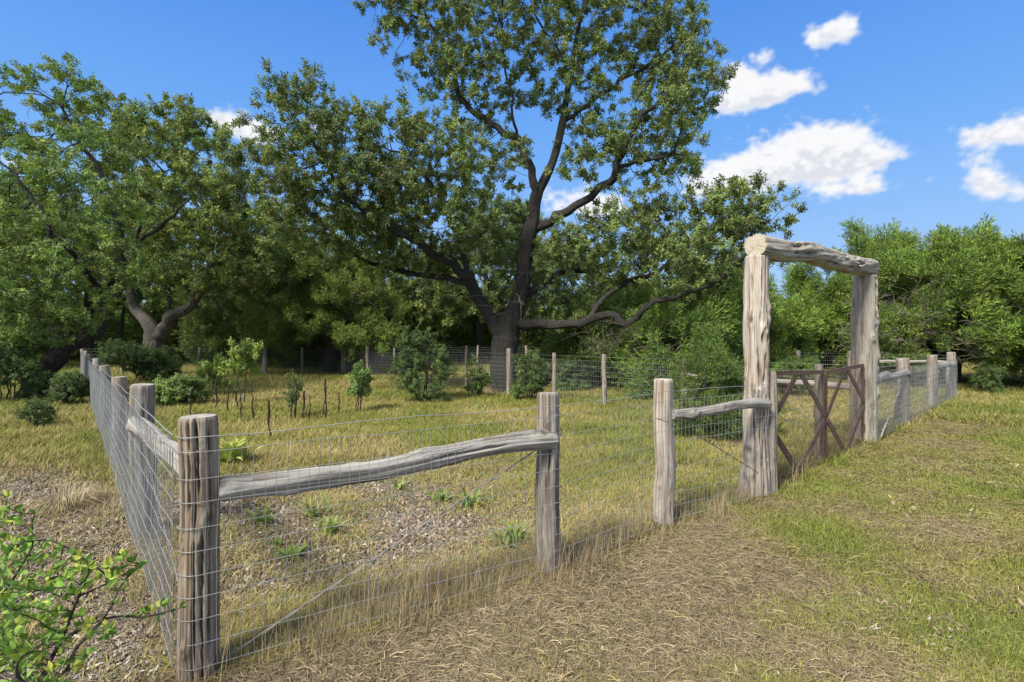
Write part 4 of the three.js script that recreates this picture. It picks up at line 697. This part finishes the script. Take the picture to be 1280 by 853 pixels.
// broad bright leaves: clumps one can point at
function rosette(label, px, py, n, len, wid, seed, rgb, name = 'weed') {
  const base = G(px, py), R = rngOf(seed), o = thing(name, label, 'weed', base);
  const geos = [0, 1].map((v) => { const q = new Quads(), N = 6, pts = []; for (let k = 0; k <= N; k++) { const t = k / N, w = Math.sin(Math.PI * Math.pow(t, .75)) * .5; pts.push([V(-w, 0, 0), V(0, 0, 0), V(w, 0, 0)].map((p, j) => V(p.x * wid + .0, Math.sin(t * 1.5) * len * (.9 - v * .15) + (j === 1 ? -.12 * wid : 0), t * t * len * (.55 + v * .2)))); } for (let k = 0; k < N; k++) for (const j of [0, 1]) q.quad(pts[k][j], pts[k][j + 1], pts[k + 1][j + 1], pts[k + 1][j], rgb.map((c) => c * (.9 + .2 * R()))); return q.geo(); });
  for (let i = 0; i < n; i++) { const m = part('leaf', geos[i & 1], LEAF, o); m.rotation.set(0, i * 2.4 + R(), 0); m.rotation.order = 'YXZ'; m.rotation.x = -.25 + R() * .7; m.scale.setScalar(.6 + R() * .55); m.position.set((R() - .5) * len * .6, 0, (R() - .5) * len * .6); }
  return o;
}
rosette('bright yellow-green broad-leaved clump just right of the corner post', 290, 586, 44, .36, .10, 601, [.36, .42, .08], 'weed_clump');
[[408, 676, 'feathery green weed among the leaf litter under the long rail', .13, .02, 26], [364, 706, 'small round green weed low in the leaf litter, nearest the wire', .09, .025, 20], [328, 660, 'green weed in the litter right of the corner post below the rail', .11, .025, 22], [500, 620, 'pale green weed under the middle of the long rail', .10, .025, 18], [548, 632, 'green weed tuft behind the brace wire', .12, .02, 20], [590, 640, 'spreading bright weed left of the second post', .14, .02, 30], [395, 655, 'taller weed behind the feathery one', .14, .022, 20], [462, 604, 'little weed touching the knot of the long rail', .08, .02, 14], [600, 520, 'pale rosette in the sunny grass beyond the rail', .14, .04, 18], [563, 526, 'thin pale rosette left of the other in the sunny grass', .11, .03, 14], [345, 690, 'yellowish weed seedling between litter leaves', .07, .02, 14], [640, 690, 'green grass-like weed at the foot of the second post', .16, .016, 34]].forEach(([px, py, lb, l, w, n], i) => rosette(lb, px, py, n, l * 1.7, w * 1.6, 620 + i, i % 3 ? [.20, .29, .045] : [.27, .33, .08]));
// the leafy bush close to the camera at bottom left
{
  const z = 1.75, base = W(20, HY, z).setY(0), R = rngOf(701);
  const o = thing('leafy_bush', 'bright green small-leaved bush in the near bottom left corner', 'bush', base);
  const rel = (p) => p.clone().sub(base), lim = (dz, ...p) => p.map(([px, py, r, d = 0]) => [rel(W(px, py, z + dz + d)), r]);
  const limbs = [lim(0, [20, 1020, .012], [30, 930, .010], [50, 850, .008], [75, 800, .006], [95, 750, .004], [110, 715, .003]), lim(0, [50, 850, .006], [100, 800, .005, -.05], [140, 740, .0035, -.1], [160, 705, .002, -.1]), lim(0, [75, 800, .005], [120, 770, .004, .1], [165, 762, .003, .15], [205, 758, .002, .2]), lim(.1, [30, 930, .008], [10, 850, .006], [0, 780, .005], [10, 720, .004], [20, 660, .002]), lim(.2, [10, 850, .006], [-30, 760, .005], [-40, 690, .003], [-10, 650, .002]), lim(-.1, [30, 930, .007], [40, 870, .005, -.15], [30, 820, .004, -.2], [70, 790, .002, -.2]), lim(0, [95, 750, .003], [80, 700, .0025, .05], [40, 680, .002, .1], [10, 690, .0015, .1])];
  const bl = [blob(15, 700, 30, 30, z + .15, 52, .12), blob(45, 745, 40, 35, z, 80, .14), blob(75, 710, 34, 28, z + .05, 60, .1), blob(100, 725, 30, 22, z, 52, .1), blob(150, 715, 22, 18, z - .1, 28, .07), blob(195, 760, 18, 12, z + .2, 24, .05), blob(30, 800, 42, 45, z - .1, 92, .14), blob(75, 785, 34, 30, z, 60, .1), blob(10, 640, 22, 14, z + .1, 24, .07), blob(-25, 740, 30, 60, z + .1, 60, .15), blob(120, 790, 20, 26, z, 28, .07), blob(20, 850, 40, 25, z - .1, 48, .1), blob(-20, 800, 50, 60, z + .1, 60, .15), blob(60, 840, 50, 30, z - .15, 50, .1), blob(0, 770, 40, 40, z - .2, 40, .1)].map(([c, ...q]) => [rel(c), ...q]);
  const nodes = grow(limbs, strew(bl, R), { step: .032, kill: .042, reach: .6, jit: .4, up: .2, tip: .0012, iters: 60, R, keep: .3 });
  const ch = chains(nodes); ch.sort((a, b) => b.fat - a.fat);
  ch.slice(0, 7).forEach((c) => part('stem', tube(c.pts, c.rad, 6), CEDAR_BARK, o)); part('twigwork', mergeGeometries(ch.slice(7).map((c) => tube(c.pts, c.rad, 4))), CEDAR_BARK, o, { kind: 'stuff' });
  const leafGeo = [0, 1, 2].map((v) => { const q = new Quads(), N = 6, rows = []; for (let k = 0; k <= N; k++) { const t = k / N, w = .5 * Math.pow(Math.sin(Math.PI * Math.pow(t, .8)), .7) * .55, c = .12 * (v - 1); rows.push([V(-w, t, .12 * w + c * t * t), V(0, t, -.06 * Math.sin(t * 3.1) + c * t * t), V(w, t, .12 * w + c * t * t)]); } for (let k = 0; k < N; k++) for (const j of [0, 1]) q.quad(rows[k][j], rows[k][j + 1], rows[k + 1][j + 1], rows[k + 1][j], [1, 1, 1]); return q.geo(); });
  leafGeo.forEach((g) => g.computeVertexNormals());
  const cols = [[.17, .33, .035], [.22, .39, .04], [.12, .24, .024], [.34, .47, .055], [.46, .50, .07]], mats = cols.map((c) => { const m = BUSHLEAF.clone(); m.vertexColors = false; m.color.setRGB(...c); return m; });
  const spots = [];
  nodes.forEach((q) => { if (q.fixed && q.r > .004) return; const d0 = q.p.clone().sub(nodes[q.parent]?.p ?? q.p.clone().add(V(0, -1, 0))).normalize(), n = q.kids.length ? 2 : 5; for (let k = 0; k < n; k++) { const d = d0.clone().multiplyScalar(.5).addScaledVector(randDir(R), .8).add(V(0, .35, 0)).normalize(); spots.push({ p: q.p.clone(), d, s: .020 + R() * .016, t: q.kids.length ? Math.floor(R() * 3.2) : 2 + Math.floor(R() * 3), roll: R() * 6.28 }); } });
  spots.sort((a, b) => b.p.z - a.p.z);
  spots.slice(0, 300).forEach((s, i) => { const m = part('leaf', leafGeo[i % 3], mats[s.t], o); m.applyMatrix4(frame(s.d, s.roll, s.s, s.p)); });
  spread('foliage', leafGeo[1], BUSHLEAF, spots.slice(300).map((s) => ({ m: frame(s.d, s.roll, s.s, s.p), c: cols[s.t] })), o);
  LOG.push('bush leaves ' + spots.length);
}

// a pale stone and a dry tussock beside the left side fence
{
  const b = G(20, 622), g = thing('rock', 'pale pinkish stone lying in the litter at the left edge behind the leafy bush', 'rock', b), q = new THREE.IcosahedronGeometry(.15, 4), p = q.attributes.position;
  for (let i = 0; i < p.count; i++) { const v = V(p.getX(i), p.getY(i), p.getZ(i)), k = 1 + .22 * n3(v.x * 9, v.y * 9, v.z * 9) + .06 * n3(v.x * 40, v.y * 40, v.z * 40); p.setXYZ(i, v.x * k * 1.5, v.y * k * .6, v.z * k); }
  q.computeVertexNormals(); part('stone', q, barkMat([.42, .34, .30]), g);
  const t = G(78, 640), o = thing('grass_tussock', 'dry pale grass tussock in the litter left of the side fence', 'grass tussock', t), R = rngOf(93), u = new Quads();
  for (let i = 0; i < 420; i++) { const a = R() * 6.28, r = .2 * Math.sqrt(R()), d = V(Math.cos(a), 0, Math.sin(a)), h = .1 + R() * .2, l = .3 + R() * 1.1, w = .002, sd = V(-d.z * w, 0, d.x * w), p0 = d.clone().multiplyScalar(r), m = p0.clone().addScaledVector(d, h * l * .4).setY(h * .7), e = p0.clone().addScaledVector(d, h * l * 1.1).setY(h * (1.1 - l * .5)), k = .7 + R() * .5, c = [.42 * k, .345 * k, .20 * k]; u.quad(p0.clone().sub(sd), p0.clone().add(sd), m.clone().add(sd), m.clone().sub(sd), c); u.tri(m.clone().sub(sd), m.clone().add(sd), e, c); }
  part('blade_tuft', u.geo(), BLADE, o, { kind: 'stuff' });
}

// ---------------------------------------------------------------- what grows and lies on the ground
function bladePatch(seed, n, rad, h0, h1, w, lean, variety) {
  const q = new Quads(), R = rngOf(seed);
  for (let i = 0; i < n; i++) {
    const a = R() * 6.28, r = rad * Math.sqrt(R()), x = Math.cos(a) * r, z = Math.sin(a) * r, h = lerp(h0, h1, R()), az = R() * 6.28, dx = Math.cos(az), dz = Math.sin(az), l = lean * (.3 + R()), ww = w * (.6 + R() * .8), sx = -dz * ww, sz = dx * ww, c = ((kk) => variety[Math.floor(R() * variety.length)].map((v) => v * kk))(.75 + R() * .5);
    const rise = Math.sqrt(Math.max(.08, 1 - Math.min(.95, l * l * .35))), m = V(x + dx * l * h * .35, h * .6 * rise, z + dz * l * h * .35), t = V(x + dx * l * h, h * rise * (l > 1.2 ? .55 : 1), z + dz * l * h);
    q.tri(V(x - sx, -.01, z - sz), V(x + sx, -.01, z + sz), V(m.x + sx * .8, m.y, m.z + sz * .8), c); q.tri(V(x - sx, -.01, z - sz), V(m.x + sx * .8, m.y, m.z + sz * .8), V(m.x - sx * .8, m.y, m.z - sz * .8), c); q.tri(V(m.x - sx * .8, m.y, m.z - sz * .8), V(m.x + sx * .8, m.y, m.z + sz * .8), t, c);
  }
  return q.geo();
}
function strawPatch(seed, n, rad) {
  const q = new Quads(), R = rngOf(seed);
  for (let i = 0; i < n; i++) {
    const a = R() * 6.28, r = rad * Math.sqrt(R()); let p = V(Math.cos(a) * r, R() * .035, Math.sin(a) * r), az = R() * 6.28; const bend = (R() - .5) * 1.0, len = .014 + R() * .028, w = .0007 + R() * .0009, kk = .3 + R() * R() * 1.1 + R() * .25, c = [kk, kk * (.94 + R() * .08), kk * (.88 + R() * .16)]; let vy = (R() - .3) * .5;
    for (let k = 0; k < 3; k++) { const d = V(Math.cos(az), vy, Math.sin(az)), s = V(-Math.sin(az) * w, w * .5, Math.cos(az) * w), e = p.clone().addScaledVector(d, len); e.y = Math.max(.002, e.y); q.quad(p.clone().sub(s), p.clone().add(s), e.clone().add(s), e.clone().sub(s), c); p = e; az += bend; vy -= .35; }
  }
  return q.geo();
}
function litterPatch(seed, n, rad) {
  const q = new Quads(), R = rngOf(seed), cols = [[1, .95, .88], [.8, .68, .52], [.52, .40, .30], [1.45, 1.4, 1.3], [.45, .36, .3], [1.0, .88, .72], [.9, .9, .9]];
  for (let i = 0; i < n; i++) { const a = R() * 6.28, r = rad * Math.sqrt(R()), d = V(R() - .5, (R() - .5) * .35, R() - .5).normalize(), c = ((kk) => cols[Math.floor(R() * cols.length)].map((v) => v * kk))(.8 + R() * .4); leafQuads(q, V(Math.cos(a) * r, .006 + R() * .018, Math.sin(a) * r), d, V((R() - .5) * .7, 1, (R() - .5) * .7).normalize(), .03 + R() * .045, .012 + R() * .014, c, .1 + R() * .35, (R() - .5) * .5); }
  return q.geo();
}
{
  const R = rngOf(900), one = [1, 1, 1], dry = [1.45, 1.2, 1.5], dryer = [1.2, 1.0, 1.15];
  const lawn = [1, 2, 3, 4].map((s) => bladePatch(s * 7, 170, .17, .02, .055, .0019, 1.1, [one, one, one, [.8, .95, .7], dry, dryer, [1.25, 1.1, 1]]));
  const meadow = [1, 2, 3].map((s) => bladePatch(s * 17, 80, .2, .06, .17, .0024, .8, [one, one, [.8, .95, .7], dry, dryer]));
  const straw = [1, 2, 3, 4].map((s) => strawPatch(s * 13, 240, .18)), tall = [1, 2, 3].map((s) => bladePatch(s * 23, 26, .13, .12, .42, .0016, .45, [one, one, [.7, .62, .55], [1.2, 1.15, 1.05]])), litter = [1, 2, 3, 4].map((s) => litterPatch(s * 29, 80, .2));
  const L1 = lawn.map(() => []), M1 = meadow.map(() => []), S1 = straw.map(() => []), T1 = tall.map(() => []), K1 = litter.map(() => []);
  const put = (arr, x, z, s, c, sy = 1) => { const k = .8 + R() * .4; arr[Math.floor(R() * arr.length)].push({ m: frame(V(.12 * (R() - .5), 1, .12 * (R() - .5)).normalize(), R() * 6.28, V(s, s * sy, s), V(x, groundY(x, z), z)), c: c.map((v) => v * k) }); };
  const N = 78000, rmin = 1.1, rmax = 46;
  for (let i = 0; i < N; i++) {
    const r = rmin * Math.pow(rmax / rmin, Math.pow(R(), .88)), th = (R() - .5) * 2.15, x = Math.sin(th) * r, z = -Math.cos(th) * r + .3, c = cover(x, z), s = .75 + Math.pow(r / 9, .85) * .85, pick = R();
    const litterHere = c.litter > R() * .95;
    if (litterHere) { if (R() < (c.inside ? .03 : .02)) put(M1, x, z, s * (.5 + R() * .5), R() < .6 ? C_GREEN : C_YELLOW, .7); if (pick < .8) put(K1, x, z, Math.min(1.7, .8 + r * .05), mixc(mixc(C_LITTER, [.38, .33, .28], R()), c.left ? [.36, .34, .32] : [.47, .43, .38], c.left ? .7 : R() * .7)); if (R() < .10) put(S1, x, z, Math.min(2, s), mixc(C_STRAW, C_LITTER, .6)); continue; }
    const wantGreen = R() < c.green * 1.15;
    const lushness = sstep(.55, 1, c.green + c.sm * .3), gcol = mixc(mixc(C_YELLOW, C_GREEN, Math.min(1, .25 + c.green * .75)), C_LUSH, lushness * .55);
    if (c.inside || c.left || r > 13) {
      const sun = c.inside ? [1.02, 1.02, .95] : one;  // grass inside the enclosure is tinted slightly yellower
      if (wantGreen || R() < .45) put(M1, x, z, s * .9, (wantGreen ? gcol : mixc(mixc(C_YELLOW, C_STRAW, .35), C_GREEN, .25 * R())).map((v, k) => v * sun[k]), r > 7 ? .75 : .55); else put(S1, x, z, Math.min(2.4, s), mixc(C_STRAW, C_YELLOW, R() * .6));
    } else {
      if (wantGreen) put(L1, x, z, s, gcol); else if (R() < .85) put(L1, x, z, s * .9, mixc(mixc(C_STRAW, C_YELLOW, .35 + R() * .6), C_GREEN, R() * .35).map((v) => v * .85)); 
      if (!wantGreen ? R() < (.10 + c.straw * .7) * lerp(.3, 1, sstep(2.2, .8, c.d)) : R() < .05) put(S1, x, z, Math.min(2.2, s), mixc(mixc(C_STRAW, C_BROWN, (.15 + .6 * R()) * sstep(2.6, 1.0, c.d)), C_YELLOW, c.green * .5));
    }
    if (!c.inside && !c.left && c.d < 2 && !wantGreen && R() < .6 * sstep(1.5, .6, c.d)) put(S1, x + (R() - .5) * .2, z + (R() - .5) * .2, .8 + R() * .5, mixc(C_STRAW, C_BROWN, R() * .5));
    if (c.tall > 0 && R() < c.tall * .07) put(T1, x, z, .6 + R() * .5, mixc(C_STRAW, C_BROWN, R() * .8));
  }
  // dry stems along the foot of the fences
  const strip = (a, b, n, w) => { for (let i = 0; i < n; i++) { const t = R(), x = lerp(a.x, b.x, t) + (R() - .5) * w, z = lerp(a.z, b.z, t) + (R() - .5) * w; put(T1, x, z, .4 + R() * .45, mixc(C_STRAW, C_BROWN, R())); if (R() < .6) put(S1, x, z, .9, mixc(C_STRAW, C_BROWN, .3 + R() * .5)); } };
  strip(P0, P1, 60, .4); strip(P1, P2, 26, .3); strip(P2, GL, 24, .3); strip(GR, P7, 40, .35); strip(P0, L[0], 70, .4); strip(L[0], L[3], 110, .5);
  const add = (name, label, category, geos, lists) => { const g = new THREE.Group(); g.name = name; g.userData = { label, category, kind: 'stuff' }; scene.add(g); lists.forEach((l, i) => l.length && spread('tufts', geos[i], BLADE, l, g)); LOG.push(name + ' ' + lists.reduce((s, l) => s + l.length, 0)); };
  add('lawn_grass', 'short patchy green and yellow grass outside the fence', 'grass', lawn, L1);
  add('meadow_grass', 'longer yellow-green grass inside the enclosure and beyond', 'grass', meadow, M1);
  add('straw', 'tangled brown straw lying along the fence', 'straw', straw, S1);
  add('dry_grass', 'tall dry grass stems at the foot of the fences', 'dry grass', tall, T1);
  add('leaf_litter', 'pale fallen leaves on the ground inside the corner and left of the side fence', 'leaf litter', litter, K1);
}
console.log(LOG.join('\n'));
renderer.render(scene, camera);
